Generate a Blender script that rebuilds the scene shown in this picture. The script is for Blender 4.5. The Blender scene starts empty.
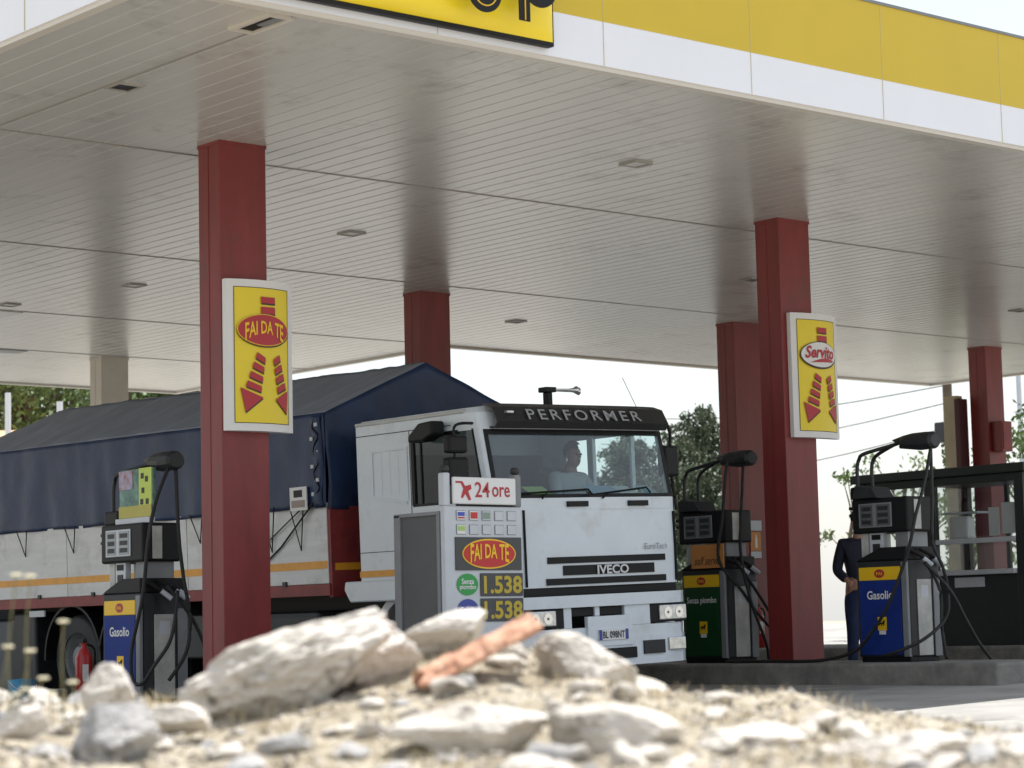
import bpy, bmesh, math, random
from mathutils import Vector, Matrix, noise
random.seed(7)
S = bpy.context.scene
COL = S.collection
R = math.radians

# ------------------------------------------------------------------ camera
cam_d = bpy.data.cameras.new('camera'); cam = bpy.data.objects.new('camera', cam_d); COL.objects.link(cam)
r_ = Vector((0.75920316, -0.65043529, -0.02333448)); u_ = Vector((-0.05088319, -0.09505809, 0.99417044)); f_ = Vector((0.64886167, 0.75359, 0.10526462))
m = Matrix(((r_.x, u_.x, -f_.x, 0), (r_.y, u_.y, -f_.y, 0), (r_.z, u_.z, -f_.z, 0.6), (0, 0, 0, 1)))
cam.matrix_world = m
cam_d.sensor_width = 36; cam_d.lens = 36*2311.64/1024
cam_d.clip_start = .05; cam_d.clip_end = 6000
cam_d.dof.use_dof = True; cam_d.dof.focus_distance = 22; cam_d.dof.aperture_fstop = 3.2
S.camera = cam
# ------------------------------------------------------------------ light
sun_dir = Vector((.40, .10, 1)).normalized()
el = math.asin(sun_dir.z); az = math.atan2(sun_dir.x, sun_dir.y)
w = bpy.data.worlds.new('World'); S.world = w; w.use_nodes = True
nt = w.node_tree; bg = nt.nodes['Background']; sky = nt.nodes.new('ShaderNodeTexSky')
sky.sky_type = 'NISHITA'; sky.sun_disc = False; sky.sun_elevation = el; sky.sun_rotation = az
sky.air_density = 1.3; sky.dust_density = 2.0; sky.ozone_density = 1.0
veil = nt.nodes.new('ShaderNodeMix'); veil.data_type = 'RGBA'; veil.inputs[0].default_value = .55   # thin white summer haze over the blue
nt.links.new(sky.outputs[0], veil.inputs[6]); veil.inputs[7].default_value = (6.6, 6.8, 7.1, 1)
nt.links.new(veil.outputs[2], bg.inputs[0]); bg.inputs[1].default_value = .105
sl = bpy.data.lights.new('sun', 'SUN'); sl.energy = 4.6; sl.angle = R(.5); sl.color = (1, .97, .92)
so = bpy.data.objects.new('sun', sl); COL.objects.link(so); so.rotation_euler = (-sun_dir).to_track_quat('-Z', 'Y').to_euler()
S.view_settings.view_transform = 'Standard'; S.view_settings.look = 'None'; S.view_settings.gamma = 1
S.view_settings.exposure = 0.74
S.render.resolution_x = 1024; S.render.resolution_y = 768
try: S.cycles.max_bounces = 8; S.cycles.transparent_max_bounces = 16
except Exception: pass

# ------------------------------------------------------------------ materials
MATS = {}
def mat(name, col, rough=.6, metal=0, var=0, scale=4, bump=0, bscale=30, spec=.5, col2=None, stretch=None, coat=0, emit=0):
    if name in MATS: return MATS[name]
    M = bpy.data.materials.new(name); M.use_nodes = True; n = M.node_tree; b = n.nodes['Principled BSDF']
    b.inputs['Base Color'].default_value = (*col, 1); b.inputs['Roughness'].default_value = rough; b.inputs['Metallic'].default_value = metal
    b.inputs['Specular IOR Level'].default_value = spec
    if coat: b.inputs['Coat Weight'].default_value = coat; b.inputs['Coat Roughness'].default_value = .1
    tc = n.nodes.new('ShaderNodeTexCoord'); mp = n.nodes.new('ShaderNodeMapping'); n.links.new(tc.outputs['Object'], mp.inputs[0])
    if stretch: mp.inputs['Scale'].default_value = stretch
    if var or col2:
        ns = n.nodes.new('ShaderNodeTexNoise'); ns.inputs['Scale'].default_value = scale; ns.inputs['Detail'].default_value = 8; ns.inputs['Roughness'].default_value = .65
        n.links.new(mp.outputs[0], ns.inputs[0])
        cr = n.nodes.new('ShaderNodeValToRGB'); cr.color_ramp.elements[0].position = .32; cr.color_ramp.elements[1].position = .68
        c2 = col2 or tuple(min(1, c*(1+var)) for c in col)
        c1 = col if col2 else tuple(c*(1-var) for c in col)
        cr.color_ramp.elements[0].color = (*c1, 1); cr.color_ramp.elements[1].color = (*c2, 1)
        n.links.new(ns.outputs[0], cr.inputs[0]); n.links.new(cr.outputs[0], b.inputs['Base Color'])
    if bump:
        n2 = n.nodes.new('ShaderNodeTexNoise'); n2.inputs['Scale'].default_value = bscale; n2.inputs['Detail'].default_value = 8
        n.links.new(mp.outputs[0], n2.inputs[0])
        bp = n.nodes.new('ShaderNodeBump'); bp.inputs['Strength'].default_value = bump; bp.inputs['Distance'].default_value = .02
        n.links.new(n2.outputs[0], bp.inputs['Height']); n.links.new(bp.outputs[0], b.inputs['Normal'])
    MATS[name] = M; return M
def glassm(name, tint, refl=.12, rough=.02):
    M = bpy.data.materials.new(name); M.use_nodes = True; n = M.node_tree; n.nodes.clear()
    o = n.nodes.new('ShaderNodeOutputMaterial'); t = n.nodes.new('ShaderNodeBsdfTransparent'); g = n.nodes.new('ShaderNodeBsdfGlossy')
    t.inputs[0].default_value = (*tint, 1); g.inputs['Roughness'].default_value = rough
    lw = n.nodes.new('ShaderNodeLayerWeight'); lw.inputs[0].default_value = .5; fr = n.nodes.new('ShaderNodeMath'); fr.operation = 'POWER'; fr.inputs[1].default_value = 4.5; n.links.new(lw.outputs['Facing'], fr.inputs[0])
    ad = n.nodes.new('ShaderNodeMath'); ad.operation = 'MULTIPLY_ADD'; ad.inputs[1].default_value = .9; ad.inputs[2].default_value = refl; ad.use_clamp = True
    mx = n.nodes.new('ShaderNodeMixShader')
    n.links.new(fr.outputs[0], ad.inputs[0]); n.links.new(ad.outputs[0], mx.inputs[0]); n.links.new(t.outputs[0], mx.inputs[1]); n.links.new(g.outputs[0], mx.inputs[2]); n.links.new(mx.outputs[0], o.inputs[0])
    return M
GREY = (.18, .19, .20)
ceilm = mat('ceiling_slats', (.54, .53, .50), .27, var=.05, scale=.9, stretch=(1.5, .25, 1), spec=.95)
fwhite = mat('fascia_white', (.78, .80, .86), .35, var=.03, scale=.8)
fyel = mat('fascia_yellow', (.60, .43, .015), .35, var=.05, scale=.6)
lipm = mat('lip_beige', (.6, .56, .5), .4)
redm = mat('column_red', (.19, .022, .022), .42, var=.18, scale=2.0, bump=.05, bscale=6, stretch=(2.5, 2.5, .5))
creamm = mat('column_cream', (.55, .52, .46), .5, var=.06, scale=2)
dark = mat('dark_grey', (.018, .020, .023), .5, var=.2, scale=9)
black = mat('black', (.006, .006, .007), .5, spec=.3)
rubber = mat('rubber', (.012, .012, .013), .6)
grey = mat('grey_metal', (.20, .21, .22), .45, var=.08, scale=6)
lgrey = mat('light_grey', (.52, .55, .59), .4, var=.05, scale=5)
concrete = mat('island_concrete', (.13, .125, .115), .85, col2=(.27, .26, .235), scale=3.5, bump=.4, bscale=25)
cabm = mat('cab_paint', (.68, .745, .81), .28, var=.05, scale=2.2, coat=.3)
cabm2 = mat('cab_paint_dusty', (.52, .53, .53), .45, var=.10, scale=3)
yelm = mat('sign_yellow', (.80, .62, .02), .35, var=.02, scale=3)
redd = mat('sign_red', (.42, .02, .03), .4)
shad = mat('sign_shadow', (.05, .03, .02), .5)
whitem = mat('white', (.72, .72, .72), .4, var=.03, scale=4)
tarp_b = mat('tarp_blue', (.010, .028, .085), .5, var=.25, scale=3, bump=.25, bscale=9)
tarp_g = mat('tarp_faded', (.26, .29, .36), .7, var=.14, scale=1.2, bump=.10, bscale=5, stretch=(.6, 3, 1))
boardm = mat('side_board', (.70, .71, .71), .5, var=.08, scale=3, stretch=(1, .5, 4))
orange = mat('orange_stripe', (.75, .33, .02), .4, var=.1, scale=8)
rframe = mat('red_frame', (.22, .025, .025), .5, var=.25, scale=6)
chrome = mat('chrome', (.7, .7, .72), .18, metal=1)
lens = mat('headlight_lens', (.55, .57, .58), .12, metal=.6, var=.25, scale=22)
bluep = mat('pump_blue', (.008, .030, .20), .5, var=.08, scale=6, spec=.25)
greenp = mat('pump_green', (.006, .055, .016), .3, var=.05, scale=4)
bandy = mat('band_yellow', (.85, .52, .01), .35)
screenm = mat('screen_grey', (.10, .11, .12), .2, var=.1, scale=12)
lcd = mat('screen_light', (.30, .33, .35), .2, var=.05, scale=12)
stripw = mat('worn_white', (.45, .45, .42), .5, var=.2, scale=7)
boothm = mat('booth_green', (.012, .02, .019), .45, var=.15, scale=5)
skin = mat('skin', (.35, .19, .13), .55)
navy = mat('navy_cloth', (.012, .014, .03), .85)
denim = mat('denim', (.012, .022, .07), .85, var=.2, scale=12)
shirt = mat('pale_shirt', (.60, .61, .62), .85)
hairm = mat('hair', (.015, .012, .01), .7)
seatm = mat('cab_interior', (.045, .07, .08), .8, var=.15, scale=4)
glass = glassm('window_glass', (.93, .95, .95), .05)
wglass = glassm('windscreen_glass', (.66, .82, .84), .10)
dglass = glassm('door_glass', (.35, .38, .40), .05)
greenlab = mat('green_label', (.02, .30, .06), .4)
bluelab = mat('blue_label', (.04, .06, .30), .4)
gold = mat('price_yellow', (.48, .36, .03), .5)
pricebg = mat('price_grey', (.055, .058, .06), .5)
poster = mat('orange_card', (.62, .26, .07), .6, var=.06, scale=9)
rockm = mat('limestone', (.36, .33, .28), .9, col2=(.70, .65, .59), scale=3.0, bump=.9, bscale=14)
rockd = mat('grey_stone', (.25, .25, .25), .9, col2=(.50, .48, .46), scale=5.0, bump=.9, bscale=18)
def stain(M, sc, col, lo, hi):
    n = M.node_tree; b = n.nodes['Principled BSDF']; src = b.inputs['Base Color'].links[0].from_socket
    ns = n.nodes.new('ShaderNodeTexNoise'); ns.inputs['Scale'].default_value = sc; ns.inputs['Detail'].default_value = 10; ns.inputs['Roughness'].default_value = .7
    tc = n.nodes.new('ShaderNodeNewGeometry'); n.links.new(tc.outputs['Position'], ns.inputs[0])
    cr = n.nodes.new('ShaderNodeValToRGB'); cr.color_ramp.elements[0].position = lo; cr.color_ramp.elements[1].position = hi
    mx = n.nodes.new('ShaderNodeMix'); mx.data_type = 'RGBA'; n.links.new(ns.outputs[0], cr.inputs[0]); n.links.new(cr.outputs[0], mx.inputs[0]); n.links.new(src, mx.inputs[6]); mx.inputs[7].default_value = (*col, 1)
    n.links.new(mx.outputs[2], b.inputs['Base Color'])
stain(rockm, 9, (.15, .13, .11), .56, .66); stain(rockd, 8, (.10, .10, .10), .54, .68); stain(cabm, 2.2, (.50, .52, .52), .52, .80); stain(redm, 1.6, (.13, .035, .03), .56, .75); stain(boardm, 2.6, (.50, .49, .46), .52, .75); stain(ceilm, 1.3, (.36, .345, .31), .54, .75)
brick = mat('terracotta', (.42, .19, .11), .9, col2=(.64, .38, .26), scale=14, bump=.7, bscale=30)

# ------------------------------------------------------------------ mesh helpers
ORG = {}
class MB:
    def __init__(s): s.v = []; s.f = []; s.mi = []
    def add(s, vs, fs, k=0):
        o = len(s.v); s.v += [tuple(v) for v in vs]; s.f += [tuple(i+o for i in f) for f in fs]; s.mi += [k]*len(fs); return s
    def box(s, x0, x1, y0, y1, z0, z1, k=0):
        return s.add([(x0,y0,z0),(x1,y0,z0),(x1,y1,z0),(x0,y1,z0),(x0,y0,z1),(x1,y0,z1),(x1,y1,z1),(x0,y1,z1)],
                     [(0,3,2,1),(4,5,6,7),(0,1,5,4),(1,2,6,5),(2,3,7,6),(3,0,4,7)], k)
    def tube(s, pts, r, n=10, r2=None, caps=True):
        pts = [Vector(p) for p in pts]; rings = []
        for i, p in enumerate(pts):
            t = (pts[min(i+1, len(pts)-1)]-pts[max(i-1, 0)]).normalized()
            a = t.cross(Vector((0, 0, 1)));
            if a.length < .1: a = t.cross(Vector((0, 1, 0)))
            a.normalize(); b = t.cross(a)
            rr = r if r2 is None else r+(r2-r)*i/(len(pts)-1)
            rings.append([p+(a*math.cos(2*math.pi*k/n)+b*math.sin(2*math.pi*k/n))*rr for k in range(n)])
        vs = [v for rg in rings for v in rg]; fs = []
        for i in range(len(pts)-1):
            for k in range(n): fs.append((i*n+k, i*n+(k+1) % n, (i+1)*n+(k+1) % n, (i+1)*n+k))
        if caps: fs.append(tuple(range(n))[::-1]); fs.append(tuple(range((len(pts)-1)*n, len(pts)*n)))
        return s.add(vs, fs)
    def prism(s, poly, fn, d):           # poly 2d, fn(u,v,depth)->xyz
        n = len(poly); vs = [fn(a, b, 0) for a, b in poly]+[fn(a, b, d) for a, b in poly]
        fs = [tuple(range(n)), tuple(range(2*n-1, n-1, -1))]+[(i, i+n, (i+1) % n+n, (i+1) % n) for i in range(n)]
        return s.add(vs, fs)
    def grid(s, nu, nv, fn, k=0):
        vs = [fn(i/nu, j/nv) for j in range(nv+1) for i in range(nu+1)]
        fs = [(j*(nu+1)+i, j*(nu+1)+i+1, (j+1)*(nu+1)+i+1, (j+1)*(nu+1)+i) for j in range(nv) for i in range(nu)]
        return s.add(vs, fs, k)
    def build(s, name, m, parent=None, bevel=0, smooth=False, seg=2, solid=0):
        me = bpy.data.meshes.new(name); o = bpy.data.objects.new(name, me); COL.objects.link(o)
        org = ORG.get(parent.name, Vector()) if parent else Vector()
        me.from_pydata([tuple(Vector(v)-org) for v in s.v], [], s.f)
        ms = m if isinstance(m, (list, tuple)) else [m]
        for x in ms: me.materials.append(x)
        if len(ms) > 1:
            for p, k in zip(me.polygons, s.mi): p.material_index = k
        bm = bmesh.new(); bm.from_mesh(me); bmesh.ops.recalc_face_normals(bm, faces=bm.faces)
        if bevel:
            es = [e for e in bm.edges if len(e.link_faces) == 2 and e.calc_face_angle(0) > .5]
            try: bmesh.ops.bevel(bm, geom=es, offset=bevel, segments=seg, profile=.5, affect='EDGES', clamp_overlap=True)
            except Exception: pass
        bm.to_mesh(me); bm.free()
        if solid:
            md = o.modifiers.new('t', 'SOLIDIFY'); md.thickness = solid; md.offset = -1
        if smooth:
            for p in me.polygons: p.use_smooth = True
        elif bevel:
            for p in me.polygons: p.use_smooth = False
        if parent: o.parent = parent; ORG[o.name] = org
        return o
def tag(o, label, cat, group=None, kind=None):
    if label: o['label'] = label
    if cat: o['category'] = cat
    if group: o['group'] = group
    if kind: o['kind'] = kind
    return o
def empty(name, loc, label, cat, group=None):
    o = bpy.data.objects.new(name, None); COL.objects.link(o); o.location = loc; o.empty_display_size = .2
    ORG[o.name] = Vector(loc); return tag(o, label, cat, group)
def bx(name, m, parent, *a, bevel=0): return MB().box(*a).build(name, m, parent, bevel=bevel)
def plane_fn(o, ux, uz, nrm=None):
    o = Vector(o); ux = Vector(ux); uz = Vector(uz); nrm = Vector(nrm) if nrm else ux.cross(uz)
    return lambda a, b, d=0: o+ux*a+uz*b+nrm*d
_font = {}
def text(name, s, o, ux, uz, w, h, m, parent, bold=.02, warp=None, spacing=1, shear=0, d=.004, fn=None):
    cu = bpy.data.curves.new('t', 'FONT'); cu.body = s; cu.offset = bold; cu.space_character = spacing; cu.shear = shear; cu.resolution_u = 3
    t = bpy.data.objects.new('t', cu); COL.objects.link(t)
    bpy.context.view_layer.update()
    me = bpy.data.meshes.new_from_object(t.evaluated_get(bpy.context.evaluated_depsgraph_get()))
    bpy.data.objects.remove(t); bpy.data.curves.remove(cu)
    xs = [v.co.x for v in me.vertices]; ys = [v.co.y for v in me.vertices]
    x0, x1, y0, y1 = min(xs), max(xs), min(ys), max(ys)
    bm = bmesh.new(); bm.from_mesh(me); bpy.data.meshes.remove(me)
    fn = fn or plane_fn(o, ux, uz)
    mb = MB(); vs = []
    bm.verts.ensure_lookup_table()
    for v in bm.verts:
        a = (v.co.x-x0)/(x1-x0)-.5; b = (v.co.y-y0)/(y1-y0)-.5
        if warp: a, b = warp(a, b)
        vs.append(fn(a*w, b*h, d))
    mb.add(vs, [tuple(x.index for x in f.verts) for f in bm.faces]); bm.free()
    return mb.build(name, m, parent)
def catmull(P, n=8):
    P = [Vector(p) for p in P]; out = []
    for i in range(len(P)-1):
        a = P[max(i-1, 0)]; b = P[i]; c = P[i+1]; d = P[min(i+2, len(P)-1)]
        for k in range(n):
            t = k/n; out.append(.5*((2*b)+(c-a)*t+(2*a-5*b+4*c-d)*t*t+(3*b-3*c+d-a)*t**3))
    out.append(P[-1]); return out
def gz(x, y=0):
    return .028*(max(x, -6)-17.9) if x < 17.9 else .013*(min(x, 60)-17.9)
def sstep(a, b, x):
    t = max(0, min(1, (x-a)/(b-a))); return t*t*(3-2*t)

# ------------------------------------------------------------------ ground
dirtm = mat('dry_ground', (.30, .25, .17), .95, col2=(.42, .38, .30), scale=1.7, bump=.8, bscale=30)
forem = mat('forecourt_concrete', (.24, .235, .22), .85, col2=(.36, .35, .33), scale=.8, bump=.2, bscale=40)
stain(forem, .7, (.17, .165, .155), .54, .68)
soilm = mat('rubble_soil', (.20, .16, .10), .95, col2=(.50, .45, .36), scale=11, bump=1.0, bscale=60)
xs = sorted(set([-2500, -800, -300, -100, -40, -20, -6] + list(range(-4, 64, 2)) + [17.9, 80, 120, 250, 600, 1200, 3000]))
ys = sorted(set([-2500, -800, -200, -60, -20, -5, 0, 10, 20, 30, 45, 60, 90, 150, 300, 800, 3000]))
g = MB(); g.add([(x, y, gz(x)-.03) for y in ys for x in xs], [(j*len(xs)+i, j*len(xs)+i+1, (j+1)*len(xs)+i+1, (j+1)*len(xs)+i) for j in range(len(ys)-1) for i in range(len(xs)-1)])
tag(g.build('ground', dirtm), None, None, kind='structure')
g = MB(); xs = [4, 8, 12, 16, 17.9, 22, 30, 40, 58]; ys = [3, 12, 25, 40, 56]
g.add([(x, y, gz(x)) for y in ys for x in xs], [(j*len(xs)+i, j*len(xs)+i+1, (j+1)*len(xs)+i+1, (j+1)*len(xs)+i) for j in range(len(ys)-1) for i in range(len(xs)-1)])
tag(g.build('forecourt', forem), None, None, kind='structure')
# verge with the rubble bank; s = along the road, d = away from the camera
F2 = Vector((.6525, .7578, 0)); R2 = Vector((.7578, -.6525, 0))
def sd(s, d, z=0): v = F2*d+R2*s; return Vector((v.x, v.y, z))
crest = [(-9, .30), (-3, .40), (-1.6, .43), (-.97, .40), (-.66, .43), (-.35, .52), (-.1, .555), (.15, .52), (.4, .40), (.77, .36), (1.05, .31), (1.6, .24), (3, .2), (9, .15)]
def crest_z(s):
    for (a, za), (b, zb) in zip(crest, crest[1:]):
        if a <= s <= b: t = (s-a)/(b-a); t = t*t*(3-2*t); return za+(zb-za)*t
    return .2
def bank(s, d):
    c = crest_z(s); p = sd(s, d)
    base = gz(p.x)-.04
    if d < 4.6: h = -.55+(.26+.55)*sstep(2.4, 4.6, d)
    elif d < 7.2: h = .26+(c-.26)*sstep(4.6, 7.2, d)
    else: h = base+(c-base)*(1-sstep(7.3, 9.6, d))
    n = noise.noise(Vector((s*1.3, d*1.3, 3)))*.06+noise.noise(Vector((s*4, d*4, 7)))*.028+noise.noise(Vector((s*11, d*11, 1)))*.012
    k = sstep(2.2, 3.6, d)*(1-sstep(8.3, 9.6, d))
    return h+n*k
g = MB(); g.grid(420, 190, lambda a, b: tuple(Vector((*(sd(-8+16*a, 1.2+8.6*b)).xy, 0))+Vector((0, 0, bank(-8+16*a, 1.2+8.6*b)))))
tag(g.build('rubble_bank', soilm, smooth=True), None, None, kind='structure')

# ------------------------------------------------------------------ rocks
def rock(name, c, size, label, m=rockm, seed=0, rot=0, cuts=16, sub=5, group=None, flat=1, nz=.035, tilt=0, under=0):
    rnd = random.Random(seed)
    bm = bmesh.new(); bmesh.ops.create_icosphere(bm, subdivisions=sub, radius=1)
    pl = []
    for _ in range(cuts):
        n = Vector((rnd.gauss(0, 1), rnd.gauss(0, 1), rnd.gauss(0, 1)*flat)).normalized(); pl.append((n, rnd.uniform(.52, .86)))
    rt = Matrix.Rotation(rot, 3, 'Z') @ Matrix.Rotation(tilt, 3, 'Y')
    off = Vector((seed*3.1, seed*1.7, 0))
    for v in bm.verts:
        d = v.co.normalized(); k = 1.02
        for n, h in pl:
            q = d.dot(n)
            if q > .05: k = min(k, h/q)
        k += noise.noise(d*3+off)*nz*1.2-abs(noise.noise(d*6+off))*nz*1.5+(noise.noise(d*18+off)*nz*.5-abs(noise.noise(d*13-off))*nz*.8 if sub > 3 else 0)
        p = d*k; tp = 1-under*max(0, .25-p.z); p.x *= tp; p.y *= tp; v.co = rt @ Vector((p.x*size[0], p.y*size[1], p.z*size[2]))
    me = bpy.data.meshes.new(name); bm.to_mesh(me); bm.free(); me.materials.append(m)
    o = bpy.data.objects.new(name, me); COL.objects.link(o); o.location = c
    tag(o, label, 'rock', group); return o
def sp(x, y, d):                       # place on the bank: s and z from a bearing and a distance
    return sd((x-512)/2311.64*d, d, .6-(y-(628.8+.0235*(512-x)))*d/2311.64)
RA = math.atan2(R2.y, R2.x)
big = 'large limestone rocks on the rubble bank'
rock('boulder', sp(288, 676, 6.3), (.47, .26, .155), 'largest pale slab-topped boulder, in front of the sign column with a dark undercut', seed=11, rot=RA, tilt=-.25, cuts=16, nz=.06, under=.7)
rock('boulder', sp(362, 652, 6.5), (.20, .16, .115), 'white rounded boulder propped behind the right end of the largest slab', seed=5, rot=RA, cuts=22)
rock('boulder', sp(440, 636, 6.8), (.17, .14, .10), 'white-topped boulder with a brown face, below the price totem and left of the terracotta piece', seed=21, rot=RA+.3, cuts=21)
rock('boulder', sp(580, 668, 6.4), (.20, .16, .10), 'domed white boulder below the number plate of the lorry', seed=33, rot=RA, tilt=.15, cuts=20)
rock('boulder', sp(105, 735, 5.6), (.13, .11, .09), 'blocky grey boulder at lower left, shaded on its front', m=rockd, seed=44, rot=RA+.4, cuts=17, tilt=-.2)
rock('boulder', sp(103, 690, 6.5), (.10, .09, .075), 'cream boulder just below the blue pump', seed=52, rot=RA, cuts=20)
rock('boulder', sp(276, 745, 5.5), (.085, .07, .042), 'small wedge-shaped grey rock under the largest slab', m=rockd, seed=61, rot=RA, cuts=18)
rock('boulder', sp(475, 732, 5.4), (.25, .17, .09), 'flat white slab with dark hollow beneath, bottom centre', seed=73, rot=RA-.2, cuts=17, tilt=-.15, under=.6)
rock('boulder', sp(600, 742, 5.4), (.25, .18, .10), 'broad white slab right of the flat bottom-centre slab', seed=81, rot=RA, cuts=18, tilt=.2, under=.4)
rock('boulder', sp(545, 758, 5.1), (.12, .08, .05), 'grey angular rock wedged between the two white bottom slabs', m=rockd, seed=82, rot=RA, cuts=17)
rock('boulder', sp(735, 745, 5.6), (.21, .15, .065), 'low white slab right of the broad bottom slab', seed=91, rot=RA+.2, cuts=20)
rock('boulder', sp(870, 752, 5.5), (.24, .15, .06), 'long low white rock near the bottom right', seed=95, rot=RA, cuts=19)
rock('boulder', sp(985, 745, 5.8), (.16, .12, .05), 'rightmost white rock on the rubble bank', seed=99, rot=RA-.3, cuts=20)
rock('boulder', sp(175, 715, 6.0), (.12, .12, .045), 'low cream boulder half sunk between the blocky grey rock and the largest slab', seed=101, rot=RA, cuts=20)
rock('boulder', sp(500, 668, 6.5), (.10, .10, .05), 'grey-white boulder under the tip of the terracotta piece', seed=105, rot=RA+.7, cuts=20)
rock('boulder', sp(22, 722, 5.9), (.10, .09, .045), 'leftmost low white boulder, beneath the flowering weed', seed=108, rot=RA, cuts=20)
# small stones: each its own object, shared meshes
stones = []
for k in range(12):
    o = rock('stone', (0, 0, -50), (.05, .042, .028), 'small pale stone lying loose on the rubble bank', m=(rockm if k % 3 else rockd), seed=200+k, cuts=17, sub=3, group='small stones on the rubble bank', nz=.05)
    stones.append(o)
rnd = random.Random(3)
for i in range(200):
    d = rnd.uniform(4.5, 7.6); s = rnd.uniform(-.25*d, .25*d)
    src = stones[i % 12]; o = src if i < 12 else src.copy()
    if i >= 12: COL.objects.link(o)
    p = sd(s, d); k = rnd.choice([.4, .55, .7, .9, 1.2, 1.6]); o.location = (p.x, p.y, bank(s, d)+.006*k); o.scale = (k, k*rnd.uniform(.7, 1.1), k*rnd.uniform(.6, 1)); o.rotation_euler = (rnd.uniform(-.4, .4), rnd.uniform(-.4, .4), rnd.uniform(0, 6.3))
# gravel (stuff)
g = MB()
for i in range(9000):
    d = rnd.uniform(4.2, 8.0); s = rnd.uniform(-.3*d, .3*d); p = sd(s, d, bank(s, d)); r = rnd.uniform(.004, .014)
    vs = [p+Vector((rnd.uniform(-1, 1)*r, rnd.uniform(-1, 1)*r, rnd.uniform(.2, 1)*r)) for _ in range(5)]
    g.add(vs+[p+Vector((0, 0, -.3*r))], [(0, 1, 2), (0, 2, 3), (1, 2, 4), (0, 1, 4), (2, 3, 4), (0, 3, 5), (1, 4, 5), (3, 4, 5)])
tag(g.build('gravel', [rockm]), 'fine pale gravel and grit over the rubble bank', 'gravel', kind='stuff')
strawm = mat('straw', (.36, .28, .15), .8, col2=(.58, .50, .33), scale=30)
g = MB()
for i in range(1500):
    d = rnd.uniform(4.4, 8.2); s = rnd.uniform(-.27*d, .27*d)
    if noise.noise(Vector((s*1.8, d*1.8, 11))) < -.02: continue
    for _ in range(5):
        q = sd(s+rnd.gauss(0, .035), d+rnd.gauss(0, .035)); z = bank(s, d)-.01; h = rnd.uniform(.015, .06); a = rnd.uniform(0, 6.3); l = rnd.uniform(.1, 1.1)*h
        b = Vector((q.x, q.y, z)); t = b+Vector((math.cos(a)*l, math.sin(a)*l, h)); w_ = Vector((-math.sin(a), math.cos(a), 0))*.0016; mid = (b+t)/2+Vector((0, 0, h*.15))
        g.add([b-w_, b+w_, mid+w_, mid-w_, t], [(0, 1, 2, 3), (3, 2, 4)])
tag(g.build('dry_grass', strawm), 'straw coloured dry grass tufts among the rubble', 'grass', kind='stuff')
# terracotta fragments
def tile(name, a, b, hw, label):
    a = Vector(a); b = Vector(b); t = (b-a).normalized(); sidev = Vector((0, 0, 1)).cross(t).normalized(); up = t.cross(sidev)
    mb = MB()
    def f(u, v):
        ang = (v-.5)*2.0; rr = hw*(1+.14*noise.noise(Vector((u*6, v*6, 1)))+.08*noise.noise(Vector((u*15, v*9, 4)))); e = .10*noise.noise(Vector((v*5, u*2, 9)))
        return a+(b-a)*(u+e*(1 if u in (0, 1) else 0))+sidev*math.sin(ang)*rr*1.2+up*(math.cos(ang)*rr-hw*.6)
    mb.grid(24, 10, f)
    return tag(mb.build(name, brick, solid=.016), label, 'roof tile')
tile('terracotta_tile', sp(415, 682, 6.25), sp(529, 625, 6.33), .078, 'long faded terracotta slab slanting up to the right on the rubble before the lorry')
#tile('terracotta_tile', sp(366, 700, 6.0), sp(408, 668, 6.2), .045, 'short broken terracotta piece beside the right end of the largest slab')
# flowering weed, left
weed = empty('flowering_weed', sd(-1.3, 6.2, bank(-1.3, 6.2)), 'spindly dry weed with small white flower heads at lower left', 'weed')
stemm = mat('weed_stem', (.22, .20, .10), .8); flm = mat('flower_cream', (.75, .70, .52), .8)
for i, (x, y) in enumerate([(13, 577), (27, 578), (60, 623), (5, 648), (27, 652), (40, 679), (69, 683), (14, 695), (22, 690), (48, 694)]):
    tip = sp(x, y, 6.2); b0 = sp(x+random.uniform(-14, 14), 726, 6.2)
    MB().tube(catmull([b0, (b0*.5+tip*.5)+R2*random.uniform(-.02, .02), tip], 4), .0022, 5).build('stem', stemm, weed)
    fm = MB()
    for k in range(14):
        a = k*2.4; rr = .013*math.sqrt(k/14); c = tip+R2*math.cos(a)*rr+F2*math.sin(a)*rr+Vector((0, 0, .003))
        fm.add([c+R2*.0045, c+F2*.0045, c-R2*.0045, c-F2*.0045, c+Vector((0, 0, .006)), c-Vector((0, 0, .004))], [(0, 1, 4), (1, 2, 4), (2, 3, 4), (3, 0, 4), (1, 0, 5), (2, 1, 5), (3, 2, 5), (0, 3, 5)])
    fm.build('flower_head', flm, weed)

# ------------------------------------------------------------------ canopy
X0, X1, XN, Y0, YB, YL, ZC = 7.715, 32.75, 21.55, 12.45, 26.5, 33.9, 4.8
can = empty('station_canopy', (X0, Y0, gz(12)), 'large flat fuel station canopy with slatted beige ceiling, yellow and white edge and box columns', 'canopy')
mb = MB(); wd = .2; x = X0+.13
while x < X1-.13:
    xe = min(x+wd, X1-.13); yb = (YL if x < XN-.1 else YB)-.13
    a = xe-.022
    prof = [(x, ZC), (a, ZC), (a+.008, ZC+.005), (xe-.008, ZC+.005), (xe, ZC)]
    for (p, q), (p2, q2) in zip(prof, prof[1:]): mb.add([(p, Y0+.13, q), (p2, Y0+.13, q2), (p2, yb, q2), (p, yb, q)], [(0, 1, 2, 3)])
    x = xe
mb.build('ceiling', ceilm, can)
mb = MB()
for yy in (16.93, 21.79, 26.38, 29.92):
    xe = X1-.13 if yy < 26.4 else XN-.13
    mb.box(X0+.13, xe, yy-.012, yy+.012, ZC-.006, ZC+.01)
mb.box(8.985, 9.005, Y0+.13, 16.91, ZC-.006, ZC+.01)
mb.build('ceiling_joint', mat('joint_grey', (.30, .28, .26), .5), can)
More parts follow.
